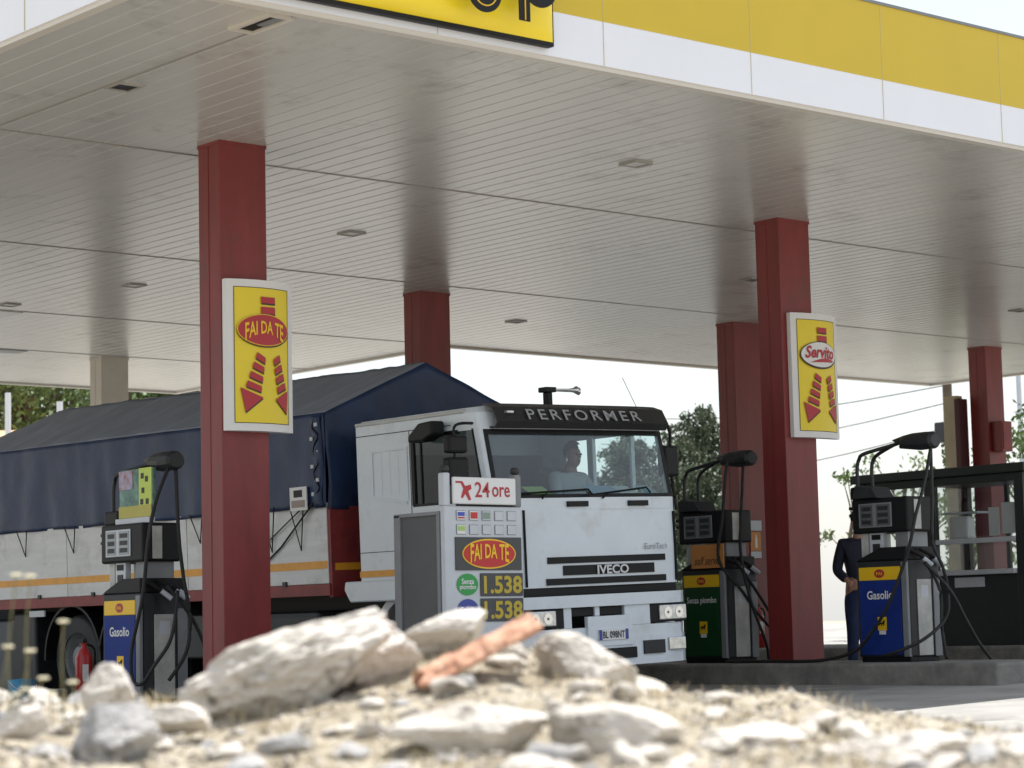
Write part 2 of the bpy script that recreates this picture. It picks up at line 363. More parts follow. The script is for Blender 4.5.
bx('roof_deck', grey, can, X0+.1, XN, Y0+.1, YL-.1, 4.9, 5.6); bx('roof_deck', grey, can, XN, X1-.1, Y0+.1, YB-.1, 4.9, 5.6)
def fascia(x0, x1, y0, y1, nrm):
    # one run of fascia: white lower, yellow upper, beige lip
    dx, dy = nrm; t = .10
    def rng(o): return (x0+dx*o if dx > 0 else x0, x1+dx*o if dx < 0 else x1)
    def slab(name, m, z0, z1, out):
        xa, xb, ya, yb = x0, x1, y0, y1
        if dx: (xa, xb) = (x0-out, x0+t) if dx < 0 else (x0-t, x0+out)
        if dy: (ya, yb) = (y0-out, y0+t) if dy < 0 else (y0-t, y0+out)
        return MB().box(min(xa, xb), max(xa, xb), min(ya, yb), max(ya, yb), z0, z1).build(name, m, can)
    slab('fascia_lower', fwhite, 4.80, 5.142, .0); slab('fascia_upper', fyel, 5.142, 5.79, .002); slab('fascia_lip', lipm, 4.765, 4.80, -.015); slab('fascia_cap', grey, 5.79, 5.815, .012)
fascia(X0, X1, Y0, Y0, (0, -1)); fascia(X0, X0, Y0+.1, YL-.1, (-1, 0)); fascia(X1, X1, Y0+.1, YB-.1, (1, 0))
fascia(XN, X1, YB, YB, (0, 1)); fascia(X0, XN, YL, YL, (0, 1)); fascia(XN, XN, YB+.1, YL-.1, (1, 0))
jm = mat('joint_faint', (.52, .46, .28), .5)
x = 11.71-1.61*2
while x < X1: bx('fascia_joint', jm, can, x-.0018, x+.0018, Y0-.004, Y0+.02, 4.802, 5.788); x += 1.61
y = Y0+1.6
while y < YL: bx('fascia_joint', jm, can, X0-.005, X0+.02, y-.0025, y+.0025, 4.802, 5.788); y += 1.61
def column(x, y, m, zb, label=None, wx=.475, wy=.33):
    c = MB().box(x, x+wx, y, y+wy, zb, ZC+.03).build('column', m, can, bevel=.006)
    tr = MB(); tr.box(x-.004, x+.02, y+wy*.52, y+wy*.52+.012, zb, ZC-.01)
    tr.box(x-.006, x+wx+.006, y-.006, y+wy+.006, ZC-.03, ZC+.01)
    o = tr.build('column_trim', m, c)
    if label: c['label'] = label
column(10.775, 16.26, redm, -.05); column(17.655, 16.2, redm, .15); column(17.70, 22.27, redm, 0)
column(23.28, 22.27, redm, .2, wx=.56); column(28.87, 22.25, redm, .1, wx=.42); column(17.80, 30.1, creamm, -.1, 'cream painted column', wx=.47)

# ceiling lights and vent
def clight(x, y, lit, lab, s=.11):
    t = empty('ceiling_light', (x, y, ZC), lab, 'ceiling light', 'recessed ceiling lights')
    fr = MB()
    for a in ((x-s, x+s, y-s, y-s+.02), (x-s, x+s, y+s-.02, y+s), (x-s, x-s+.02, y-s+.02, y+s-.02), (x+s-.02, x+s, y-s+.02, y+s-.02)): fr.box(*a, ZC-.018, ZC+.02)
    fr.build('frame', mat('lamp_frame', (.34, .33, .30), .5), t); bx('lamp_cover', whitem if lit else dark, t, x-s+.02, x+s-.02, y-s+.02, y+s-.02, ZC-.008, ZC+.02)
clight(9.11, 15.05, 0, 'dark square ceiling light beside the short ceiling seam at upper left')
clight(14.49, 19.37, 1, 'white square ceiling light right of the FAI DA TE column')
clight(14.47, 23.7, 1, 'white ceiling light left of the FAI DA TE column, behind it')
clight(14.45, 14.98, 1, 'ceiling light nearest the yellow fascia, above the lorry windscreen')
clight(20.59, 23.8, 0, 'dark ceiling light above the gap between the tarpaulin peak and the right columns')
clight(20.58, 19.35, 0, 'dark ceiling light just left of the Servito column')
clight(25.9, 19.34, 0, 'dark ceiling light at the right edge of the ceiling')
clight(14.0, 25.9, 1, 'white ceiling light at the far left edge of the photo')
bx('ceiling_panel', whitem, tag(empty('ceiling_access_panel', (14.2, 26.7, ZC), 'bright white rectangular ceiling panel at far left', 'ceiling panel'), None, None), 13.8, 14.5, 26.45, 27.0, ZC-.012, ZC+.02)
t = empty('ceiling_access_panel', (16, 30, ZC), 'grey rectangular ceiling panel at far left near the cream column', 'ceiling panel'); bx('ceiling_panel', grey, t, 15.6, 16.5, 29.97, 30.3, ZC-.012, ZC+.02)
t = empty('ceiling_vent', (8.9, 12.9, ZC), 'dark rectangular louvred vent near the front corner of the canopy ceiling', 'vent')
bx('backing', black, t, 8.84, 8.98, 12.70, 13.12, ZC-.006, ZC+.015)
fr = MB(); fr.box(8.80, 8.84, 12.66, 13.16, ZC-.02, ZC+.01).box(8.98, 9.02, 12.66, 13.16, ZC-.02, ZC+.01).box(8.84, 8.98, 12.66, 12.70, ZC-.02, ZC+.01).box(8.84, 8.98, 13.12, 13.16, ZC-.02, ZC+.01); fr.build('frame', lipm, t)
bx('slat', grey, t, 8.90, 8.97, 12.70, 12.95, ZC-.014, ZC)

# fascia brand sign
t = empty('fascia_sign', (9.4, Y0, 4.8), 'yellow cushion-shaped illuminated brand sign with black letters on the canopy edge', 'sign')
bx('sign_frame', black, t, 7.9, 11.14, 12.37, 12.44, 4.845, 6.5, bevel=.008)
mb = MB()
def cush(u, v):
    X = 7.93+3.19*u; Z = 4.875+1.58*v; k = (math.sin(math.pi*min(1, max(0, v))))**.35 if 0 < v < 1 else 0
    e = min(1, min(u, 1-u)*1.2+.02) if 0 < u < 1 else 0
    return (X, 12.365-.22*min(1, k*(e**.5)), Z)
mb.grid(60, 40, cush); mb.build('sign_face', mat('sign_yellow_lit', (.88, .66, .02), .3, var=.02, scale=2), t, smooth=True)
def ring(cx, cz, r0, r1, a0, a1, m, name, y=12.13, n=40, sx=1):
    q = MB(); vs = []
    for i in range(n+1):
        a = a0+(a1-a0)*i/n
        for rr in (r0, r1):
            for yy in (y, y+.012): vs.append((cx+math.cos(a)*rr*sx, yy, cz+math.sin(a)*rr))
    fs = []
    for i in range(n):
        b = i*4; fs += [(b, b+2, b+6, b+4), (b+1, b+5, b+7, b+3), (b, b+4, b+5, b+1), (b+2, b+3, b+7, b+6)]
    fs += [(0, 1, 3, 2), (n*4, n*4+2, n*4+3, n*4+1)]
    return q.add(vs, fs).build(name, m, t)
P2 = 2*math.pi
ring(10.28, 5.075, .06, .155, 0, P2, black, 'letter'); ring(10.28, 5.075, .104, .112, 0, P2, bandy, 'letter_inline', y=12.126)
bx('letter', black, t, 10.60, 10.70, 12.13, 12.142, 4.915, 5.9); bx('letter_inline', bandy, t, 10.647, 10.654, 12.124, 12.13, 4.92, 5.9)
ring(10.80, 5.20, .07, .165, -2.4, 2.4, black, 'letter'); ring(9.85, 5.30, .06, .155, 0, P2, black, 'letter')
mb = MB(); mb.box(9.1, 9.2, 12.13, 12.142, 5.3, 6.0); mb.build('letter', black, t)

# ------------------------------------------------------------------ curved lane signs on columns
def lane_sign(x0, yb, z0, wdt, hgt, kind, label):
    t = empty('lane_sign', (x0+wdt/2, yb, z0), label, 'sign')
    def fn(a, b, d=0):   # a,b from centre in metres
        u = a/(wdt/2)
        return Vector((x0+wdt/2+a, yb-.05-.075*(1-u*u)-d, z0+hgt/2+b))
    mb = MB()
    mb.grid(20, 2, lambda u, v: fn((u-.5)*wdt, (v-.5)*hgt))
    n = 20
    mb.grid(20, 1, lambda u, v: Vector((x0+u*wdt, yb if v == 1 else fn((u-.5)*wdt, 0).y, z0)))
    mb.grid(20, 1, lambda u, v: Vector((x0+u*wdt, yb if v == 1 else fn((u-.5)*wdt, 0).y, z0+hgt)))
    mb.box(x0, x0+.01, yb-.052, yb, z0+.001, z0+hgt-.001); mb.box(x0+wdt-.01, x0+wdt, yb-.052, yb, z0+.001, z0+hgt-.001)
    mb.build('light_box', whitem, t)
    W2, H2 = wdt*.82, hgt*.9
    MB().grid(16, 2, lambda u, v: fn((u-.5)*W2, (v-.5)*H2, .003)).build('sign_face', yelm, t)
    q = MB(); e = .006
    for (a0, a1, b0, b1) in ((-W2/2, W2/2, H2/2-e, H2/2), (-W2/2, W2/2, -H2/2, -H2/2+e), (-W2/2, -W2/2+e, -H2/2, H2/2), (W2/2-e, W2/2, -H2/2, H2/2)):
        q.grid(12, 1, lambda u, v: fn(a0+(a1-a0)*u, b0+(b1-b0)*v, .005))
    q.build('border_line', shad, t)
    def poly(ps, m, name, d):
        q = MB(); q.add([fn(a*W2, b*H2, d) for a, b in ps], [tuple(range(len(ps)))]); return q.build(name, m, t)
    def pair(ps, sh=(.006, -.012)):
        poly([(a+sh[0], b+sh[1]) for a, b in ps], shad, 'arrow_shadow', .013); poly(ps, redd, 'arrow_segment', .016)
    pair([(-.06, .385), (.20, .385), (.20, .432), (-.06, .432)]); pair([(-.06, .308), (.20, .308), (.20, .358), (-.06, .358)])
    # legs of the forked arrow
    for (ax, ay, bx_, by, wa, wb, sgn) in ((-.06, .01, -.22, -.27, .07, .13, -1), (.22, .0, .34, -.27, .06, .09, 1)):
        for k in range(4):
            t0, t1 = k/4+.03, (k+1)/4-.065
            c0 = (ax+(bx_-ax)*t0, ay+(by-ay)*t0); c1 = (ax+(bx_-ax)*t1, ay+(by-ay)*t1); w0 = wa+(wb-wa)*t0; w1 = wa+(wb-wa)*t1
            sl = .02*(-sgn)
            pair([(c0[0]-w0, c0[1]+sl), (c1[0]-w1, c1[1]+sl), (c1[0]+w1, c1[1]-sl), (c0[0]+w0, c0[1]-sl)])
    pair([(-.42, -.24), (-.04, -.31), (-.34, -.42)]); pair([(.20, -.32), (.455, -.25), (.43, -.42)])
    ell = lambda sx, sz, m, name, d: MB().grid(28, 6, lambda u, v: fn(math.cos(u*P2)*sx*max(v, .02)+.0*wdt, .185*H2+math.sin(u*P2)*sz*max(v, .02), d)).build(name, m, t)
    sx = W2*.47; sz = H2*.118
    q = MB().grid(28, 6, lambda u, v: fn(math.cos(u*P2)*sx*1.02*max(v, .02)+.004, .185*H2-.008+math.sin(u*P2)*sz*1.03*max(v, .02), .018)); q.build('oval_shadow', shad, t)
    base = lambda a, b, d: fn(a, b+.185*H2, d)
    if kind == 'fai':
        ell(sx, sz, bandy, 'oval_rim', .021); ell(sx*.97, sz*.95, redd, 'oval', .024)
        text('lettering', 'FAI DA TE', None, None, None, W2*.70, sz*.78, bandy, t, bold=.02, warp=lambda a, b: (a, b+.22-(.8*(2*a)**2)*(.5-b)*.55-.22*(2*a)**2), d=.029, fn=base)
    else:
        ell(sx, sz, shad, 'oval_rim', .021); ell(sx*.97, sz*.95, whitem, 'oval', .024)
        text('lettering', 'Servito', None, None, None, W2*.76, sz*.95, redd, t, bold=.03, shear=.25, warp=lambda a, b: (a, b+.22-.25*a*a), d=.029, fn=base)
        q = MB().grid(14, 1, lambda u, v: base((-.30+.68*u)*W2*.9, sz*(-.62+.35*math.sin(u*2.4)-v*.28*math.sin(max(.05, u)*2.6)), .030)); q.build('swoosh', redd, t)
    return t
lane_sign(10.785, 16.255, 2.31, .675, 1.29, 'fai', 'curved yellow FAI DA TE sign with forked red arrows on the left red column')
lane_sign(17.73, 16.195, 2.50, .70, 1.30, 'ser', 'curved yellow Servito sign with forked red arrows on the right red column')

# ------------------------------------------------------------------ islands
def island(x0, x1, y0, y1, zt, label):
    t = MB(); t.box(x0, x1, y0, y1, zt-.55, zt); o = t.build('pump_island', concrete, None, bevel=.03); return tag(o, label, 'kerb island')
island(10.2, 11.65, 15.9, 21.5, 0.0, 'raised concrete pump island under the FAI DA TE column')
island(17.2, 18.45, 13.28, 19.8, .19, 'stained concrete pump island carrying the Servito column and two pumps')
island(22.55, 26.2, 15.0, 26.0, .26, 'broad concrete island under the glass kiosk')

# ------------------------------------------------------------------ fuel pumps
def pump(X, Y, Z, panel, word, label, ad=False, card=False, hoses=()):
    t = empty('fuel_pump', (X+.25, Y, Z), label, 'fuel pump')
    B = lambda name, m, x0, x1, y0, y1, z0, z1, par=t, bevel=.006: bx(name, m, par, X+x0, X+x1, Y+y0, Y+y1, Z+z0, Z+z1, bevel=bevel)
    B('base_plinth', black, .02, .46, -.31, .31, 0, .05)
    bd = B('body', dark, 0, .48, -.325, .325, .05, .99, bevel=.015)
    B('front_panel', panel, -.012, 0, -.24, .285, .07, .80)
    B('brand_band', bandy, -.012, 0, -.24, .285, .80, .93)
    B('corner_post', grey, -.016, .03, -.325, -.255, .05, .97)
    q = MB().grid(24, 1, lambda u, v: (X-.014, Y+.02-math.cos(u*P2)*.065*max(v, .01), Z+.865+math.sin(u*P2)*.042*max(v, .01))); q.build('brand_oval', redd, t)
    text('brand_word', 'FAI', (X-.015, Y+.02, Z+.865), (0, -1, 0), (0, 0, 1), .075, .03, bandy, t, d=.002)
    text('fuel_name', word, (X-.013, Y+.02, Z+.655), (0, -1, 0), (0, 0, 1), .33 if len(word) < 9 else .44, .085, whitem, t, bold=.02, d=.002)
    b2 = B('emblem', bandy, -.016, -.012, -.05, .06, .31, .44, bevel=0); B('emblem_white', whitem, -.016, -.012, -.035, .045, .27, .308, bevel=0)
    dog = [(-.04, .0), (-.03, .012), (.0, .012), (.02, .03), (.035, .035), (.04, .024), (.03, .012), (.028, -.02), (.018, -.02), (.014, -.004), (.004, -.004), (0, -.02), (-.01, -.02), (-.012, -.004), (-.022, -.004), (-.026, -.02), (-.036, -.02), (-.034, -.004)]
    q = MB(); q.prism([(a, b) for a, b in dog], lambda a, b, d: (X-.0185-d, Y+.005-a, Z+.375+b), .001); q.build('emblem_figure', black, t)
    # side (facing the road): worn white strip, dark flanks
    B('side_strip', stripw, .13, .34, -.335, -.325, .06, .80); B('side_post', grey, .37, .47, -.34, -.325, .05, .85)
    B('side_sticker', lgrey, .18, .29, -.338, -.335, .62, .74, bevel=0)
    # sloping nozzle tray
    q = MB(); q.prism([(.325, .99), (-.325, .99), (-.325, 1.12), (.0, 1.12), (.27, 1.02)], lambda a, b, d: (X-.01+d, Y+a, Z+b), .47); q.build('nozzle_tray', black, t, bevel=.01)
    # pillars and the gap between tray and display head
    B('pillar', stripw, .05, .16, .20, .29, 1.02, 1.28); B('pillar', stripw, .30, .40, .20, .29, 1.02, 1.28); B('pillar', grey, .06, .36, -.30, -.14, 1.10, 1.28)
    rd = B('card_reader', lgrey, .04, .10, .00, .17, 1.04, 1.28); B('slot', black, .034, .04, .03, .14, 1.20, 1.25, par=rd, bevel=0); B('keypad', dark, .034, .04, .04, .13, 1.08, 1.16, par=rd, bevel=0)
    # display head
    hd = B('display_head', black, 0, .40, -.355, .355, 1.265, 1.61, bevel=.02)
    B('screen_bezel', lgrey if ad else grey, -.008, 0, -.16, .26, 1.32, 1.56)
    for y0, y1 in ((.08, .235), (-.14, .03)):
        s_ = B('screen', lcd if ad else screenm, -.012, -.008, y0, y1, 1.335, 1.545, bevel=0)
        for k in range(3): B('readout', dark, -.014, -.012, y0+.02, y1-.02, 1.355+k*.065, 1.395+k*.065, par=s_, bevel=0)
    B('side_screen', stripw, .10, .20, -.362, -.355, 1.29, 1.58)
    B('bracket', black, .04, .2, .355, .43, 1.44, 1.47); B('bracket', black, .04, .2, .355, .43, 1.51, 1.54)
    # mast
    for dx, yy in ((.16, .40), (.30, .33)):
        MB().tube(catmull([(X+dx, Y+yy, Z+1.58), (X+dx, Y+yy, Z+1.78), (X+dx, Y+yy, Z+1.93), (X+dx, Y+yy-.03, Z+2.02), (X+dx-.02, Y+yy-.12, Z+2.07), (X+.24, Y-.02, Z+2.14), (X+.24, Y-.12, Z+2.165)], 6), .019, 10).build('mast_tube', dark, t, smooth=True)
    B('mast_foot', black, .08, .38, .20, .44, 1.61, 1.74, bevel=.02)
    q = MB(); q.tube([(X+.23, Y-.06, Z+2.165), (X+.23, Y-.16, Z+2.17), (X+.23, Y-.20, Z+2.165), (X+.23, Y-.40, Z+2.15), (X+.23, Y-.53, Z+2.15), (X+.23, Y-.56, Z+2.15)], 1, 14)
    for i, v in enumerate(q.v):
        k = [.028, .06, .085, .105, .10, .075][i//14]; c = [(Y-.06, 2.165), (Y-.16, 2.17), (Y-.20, 2.165), (Y-.40, 2.15), (Y-.53, 2.15), (Y-.56, 2.15)][i//14]
        q.v[i] = (X+.23+(v[0]-X-.23)*k, v[1], Z+c[1]+(v[2]-Z-c[1])*k*.85)
    q.build('mast_head', dark, t, smooth=False, bevel=0)
    for h in hoses: MB().tube(catmull(h, 7), .017, 9).build('hose', rubber, t, smooth=True)
    for yy, dx in ((-.36, .12), (-.40, .24), (-.30, .34)):
        nz = MB().tube([(X+dx-.08, Y+yy+.05, Z+1.10), (X+dx+.02, Y+yy-.02, Z+1.03), (X+dx+.13, Y+yy-.07, Z+.94)], .022, 8, r2=.016).build('nozzle', black, t)
        MB().tube([(X+dx+.05, Y+yy-.03, Z+1.005), (X+dx+.13, Y+yy-.07, Z+.935)], .024, 8).build('nozzle_collar', lgrey, nz)
    if ad:
        p = bx('advert_board', mat('poster_green', (.05, .10, .09), .5, col2=(.18, .35, .28), scale=9), t, X+.10, X+.14, Y-.37, Y+.20, Z+1.66, Z+2.10, bevel=.01)
        MB().box(X+.092, X+.1, Y-.04, Y+.19, Z+1.92, Z+2.09).build('poster_picture', mat('poster_pic', (.35, .10, .06), .5, col2=(.35, .42, .6), scale=14), p)
        MB().box(X+.092, X+.1, Y-.36, Y-.15, Z+1.70, Z+2.10).build('poster_strip', mat('poster_lime', (.50, .62, .10), .5, var=.05), p)
        for k, (a, b) in enumerate(((-.21, 2.03), (-.28, 2.0), (-.22, 1.90), (-.20, 1.80), (-.29, 1.80))): MB().box(X+.088, X+.092, Y+a-.022, Y+a+.022, Z+b-.025, Z+b+.025).build('poster_icon', dark, p)
        MB().box(X+.090, X+.1, Y-.36, Y+.19, Z+1.665, Z+1.77).build('poster_footer', mat('poster_yellow', (.45, .40, .08), .5, var=.05), p)
        MB().box(X+.06, X+.12, Y-.37, Y+.20, Z+1.61, Z+1.66).build('board_rail', lgrey, p)
    else:
        q = MB(); q.prism([(.30, 1.61), (-.02, 1.61), (.06, 1.72), (.26, 1.74)], lambda a, b, d: (X-.05+d, Y+a, Z+b), .28); q.build('sun_hood', dark, t, bevel=.008)
    if card:
        p = bx('paper_card', poster, t, X-.03, X-.02, Y-.34, Y+.14, Z+1.0, Z+1.25)
        text('handwriting', 'self servit', (X-.031, Y-.10, Z+1.08), (0, -1, 0), (0, 0, 1), .38, .09, dark, p, bold=0, shear=.4, d=.002)
    return t
pump(17.6, 14.94, .19, bluep, 'Gasolio', 'blue Gasolio fuel pump at right, in front of the glass kiosk', hoses=[
    [(17.8, 14.42, 2.28), (17.62, 14.38, 1.9), (17.5, 14.40, 1.6), (17.48, 14.50, 1.25), (17.46, 14.75, .75), (17.45, 15.0, .45), (17.45, 15.2, .30), (17.4, 15.6, .215), (17.35, 16.3, .21), (17.4, 16.9, .21)],
    [(17.83, 14.45, 2.28), (17.82, 14.45, 1.76), (17.80, 14.45, 1.35), (17.9, 14.42, 1.1), (17.97, 14.43, .88), (17.9, 14.40, .62), (17.6, 14.42, .42), (17.44, 14.62, .30), (17.45, 14.8, .26)],
    [(17.72, 14.5, 1.15), (17.84, 14.3, .88), (18.05, 14.28, .58), (18.25, 14.28, .34), (18.5, 14.25, .10), (18.75, 14.3, .04), (19.1, 14.35, .03)],
    [(17.74, 14.5, 1.15), (17.84, 14.42, .88), (17.85, 14.42, .5), (17.9, 14.42, .21)]])
pump(17.6, 17.40, .19, greenp, 'Senza piombo', 'green fuel pump with orange card, half hidden behind the lorry front', card=True, hoses=[
    [(17.62, 17.0, 2.3), (17.6, 17.02, 2.17), (17.55, 17.04, 1.7), (17.54, 17.1, 1.27), (17.76, 17.0, .95), (17.95, 16.95, .70), (18.23, 16.9, .42), (18.3, 16.85, .22)],
    [(17.8, 16.95, 2.28), (17.74, 16.95, 1.7), (17.77, 17.0, 1.33), (17.84, 16.95, .85), (18.0, 16.9, .40), (18.04, 16.9, .21)],
    [(17.70, 17.0, 1.25), (17.9, 16.97, 1.0), (18.1, 16.95, .75), (18.3, 16.9, .42), (18.4, 16.9, .24)]])
pump(10.8, 17.93, 0.0, bluep, 'Gasolio', 'blue Gasolio fuel pump at left with a lime green advert board on top', ad=True, hoses=[
    [(11.0, 17.45, 2.10), (10.85, 17.42, 1.8), (10.74, 17.38, 1.45), (10.72, 17.45, .95), (10.7, 17.6, .5), (10.72, 17.62, .24), (10.74, 17.5, .2), (10.8, 17.40, .35), (10.95, 17.35, .6), (11.05, 17.40, 1.0)],
    [(11.05, 17.42, 2.10), (11.05, 17.38, 1.5), (11.1, 17.38, 1.1), (11.15, 17.36, .75), (11.1, 17.36, .45), (10.95, 17.4, .22)],
    [(11.0, 17.5, 1.05), (11.2, 17.4, .75), (11.35, 17.38, .40), (11.4, 17.38, .05)]])

# ------------------------------------------------------------------ price / payment terminal
t = empty('payment_terminal', (12.15, 14.85, gz(12.15)), 'tall grey self-service payment terminal with FAI DA TE panel and fuel prices', 'payment terminal')
bd = bx('cabinet', lgrey, t, 11.735, 12.56, 14.5, 14.56, gz(12)-.0, 1.60, bevel=.008)
cs = bx('cabinet_side', mat('cabinet_grey', (.085, .088, .092), .5, var=.06, scale=5), t, 11.745, 12.55, 14.56, 15.15, gz(12), 1.53)
fr = MB(); fr.box(11.725, 11.75, 15.08, 15.16, gz(12), 1.55).box(11.725, 11.75, 14.565, 15.16, 1.53, 1.56).box(11.725, 11.75, 14.565, 14.60, gz(12), 1.53); fr.build('side_frame', grey, t, bevel=.003)
bx('upright', lgrey, t, 11.735, 11.80, 14.50, 14.58, 1.60, 1.87, bevel=.012); bx('upright', grey, t, 12.49, 12.56, 14.50, 14.58, 1.60, 1.87, bevel=.012)
bx('upright_cap', dark, t, 11.74, 11.80, 14.50, 14.57, 1.872, 1.93, bevel=.02); bx('upright_cap', dark, t, 12.49, 12.55, 14.50, 14.57, 1.872, 1.93, bevel=.02)
hp = bx('header_panel', whitem, t, 11.81, 12.475, 14.47, 14.50, 1.615, 1.835, bevel=.01)
def FP(a, b, d=0): return Vector((a, 14.499-d, b))
text('header_text', '24', (12.11, 14.47, 1.735), (1, 0, 0), (0, 0, 1), .155, .125, redd, t, bold=.01, d=.004)
text('header_text', 'ore', (12.31, 14.47, 1.72), (1, 0, 0), (0, 0, 1), .19, .085, redd, t, bold=.01, d=.004)
q = MB(); q.prism([(11.83, 1.80), (11.90, 1.80), (11.93, 1.76), (11.99, 1.775), (11.995, 1.74), (11.96, 1.72), (11.99, 1.65), (11.965, 1.645), (11.93, 1.70), (11.90, 1.66), (11.885, 1.67), (11.91, 1.74), (11.885, 1.785), (11.83, 1.785)], lambda a, b, d: (a, 14.468-d, b), .002); q.build('nozzle_icon', redd, t)
bx('recess', black, t, 11.9, 12.47, 14.51, 14.56, 1.60, 1.625)
icols = [mat('icon_a', (.05, .08, .45), .4), mat('icon_b', (.5, .03, .03), .4), mat('icon_c', (.22, .30, .24), .4), lgrey, lgrey]
for r in range(2):
    for c in range(5):
        xx = 11.90+c*.135; zz = 1.525-r*.115
        fr = bx('payment_logo', grey, t, xx-.047, xx+.047, 14.494, 14.5, zz-.04, zz+.04)
        bx('logo_face', whitem if (r == 0 and c < 2) or (r == 1 and c == 0) else lgrey, fr, xx-.043, xx+.043, 14.491, 14.494, zz-.036, zz+.036)
        if r == 0 and c < 3: bx('logo_mark', icols[c], fr, xx-.036, xx+.036, 14.488, 14.491, zz-.006 if c == 0 else zz-.026, zz+.026)
        if r == 0 and c == 0: bx('logo_mark', icols[1], fr, xx-.036, xx+.036, 14.488, 14.491, zz-.026, zz-.014)
        if r == 1 and c == 0: bx('logo_mark', mat('icon_lime', (.35, .55, .15), .4), fr, xx-.036, xx+.036, 14.488, 14.491, zz-.01, zz+.028)
bx('brand_panel', pricebg, t, 11.835, 12.535, 14.488, 14.5, 1.08, 1.348)
def oval(nm, m, cx, cz, sx, sz, y): MB().grid(40, 2, lambda u, v: (cx+math.cos(u*P2)*sx*max(v, .01), y, cz+math.sin(u*P2)*sz*max(v, .01))).build(nm, m, t)
oval('brand_oval_rim', bandy, 12.185, 1.213, .285, .122, 14.485); oval('brand_oval', mat('oval_red', (.5, .02, .02), .4), 12.185, 1.213, .273, .110, 14.482)
text('brand_lettering', 'FAI DA TE', (12.185, 14.48, 1.222), (1, 0, 0), (0, 0, 1), .41, .115, bandy, t, bold=.02, warp=lambda a, b: (a, b+.12-(.5*(2*a)**2)*(.5-b)*.7), d=.002)
oval('fuel_label', greenlab, 11.955, .965, .112, .088, 14.494)
text('fuel_word', 'Senza', (11.955, 14.492, .99), (1, 0, 0), (0, 0, 1), .13, .045, whitem, t, d=.002); text('fuel_word', 'piombo', (11.955, 14.492, .94), (1, 0, 0), (0, 0, 1), .17, .05, whitem, t, d=.002)
oval('fuel_label', bluelab, 11.955, .76, .112, .088, 14.494); text('fuel_word', 'Gasolio', (11.955, 14.492, .76), (1, 0, 0), (0, 0, 1), .17, .05, whitem, t, d=.002)
for zc in (.962, .757):
    pb = bx('price_display', pricebg, t, 12.09, 12.545, 14.488, 14.5, zc-.094, zc+.094, bevel=.004)
    text('price_digits', '1.538', (12.325, 14.487, zc), (1, 0, 0), (0, 0, 1), .41, .145, gold, pb, bold=.03, d=.002)

# ------------------------------------------------------------------ people
def skin_mesh(name, verts, edges, radii, m, parent, org, sub=2, root=0):
    me = bpy.data.meshes.new(name); me.from_pydata([tuple(Vector(v)) for v in verts], edges, [])
    o = bpy.data.objects.new(name, me); COL.objects.link(o)
    md = o.modifiers.new('s', 'SKIN')
    for i, r in enumerate(radii):
        sv = me.skin_vertices[0].data[i]; sv.radius = (r, r) if not isinstance(r, tuple) else r; sv.use_root = (i == root)
    o.modifiers.new('d', 'SUBSURF').levels = sub; o.modifiers['d'].render_levels = sub
    bpy.context.view_layer.update()
    m2 = bpy.data.meshes.new_from_object(o.evaluated_get(bpy.context.evaluated_depsgraph_get()))
    bpy.data.objects.remove(o); bpy.data.meshes.remove(me)
    m2.materials.clear(); m2.materials.append(m)
    for p in m2.polygons: p.use_smooth = True
    o = bpy.data.objects.new(name, m2); COL.objects.link(o)
    if parent: o.parent = parent
    return o
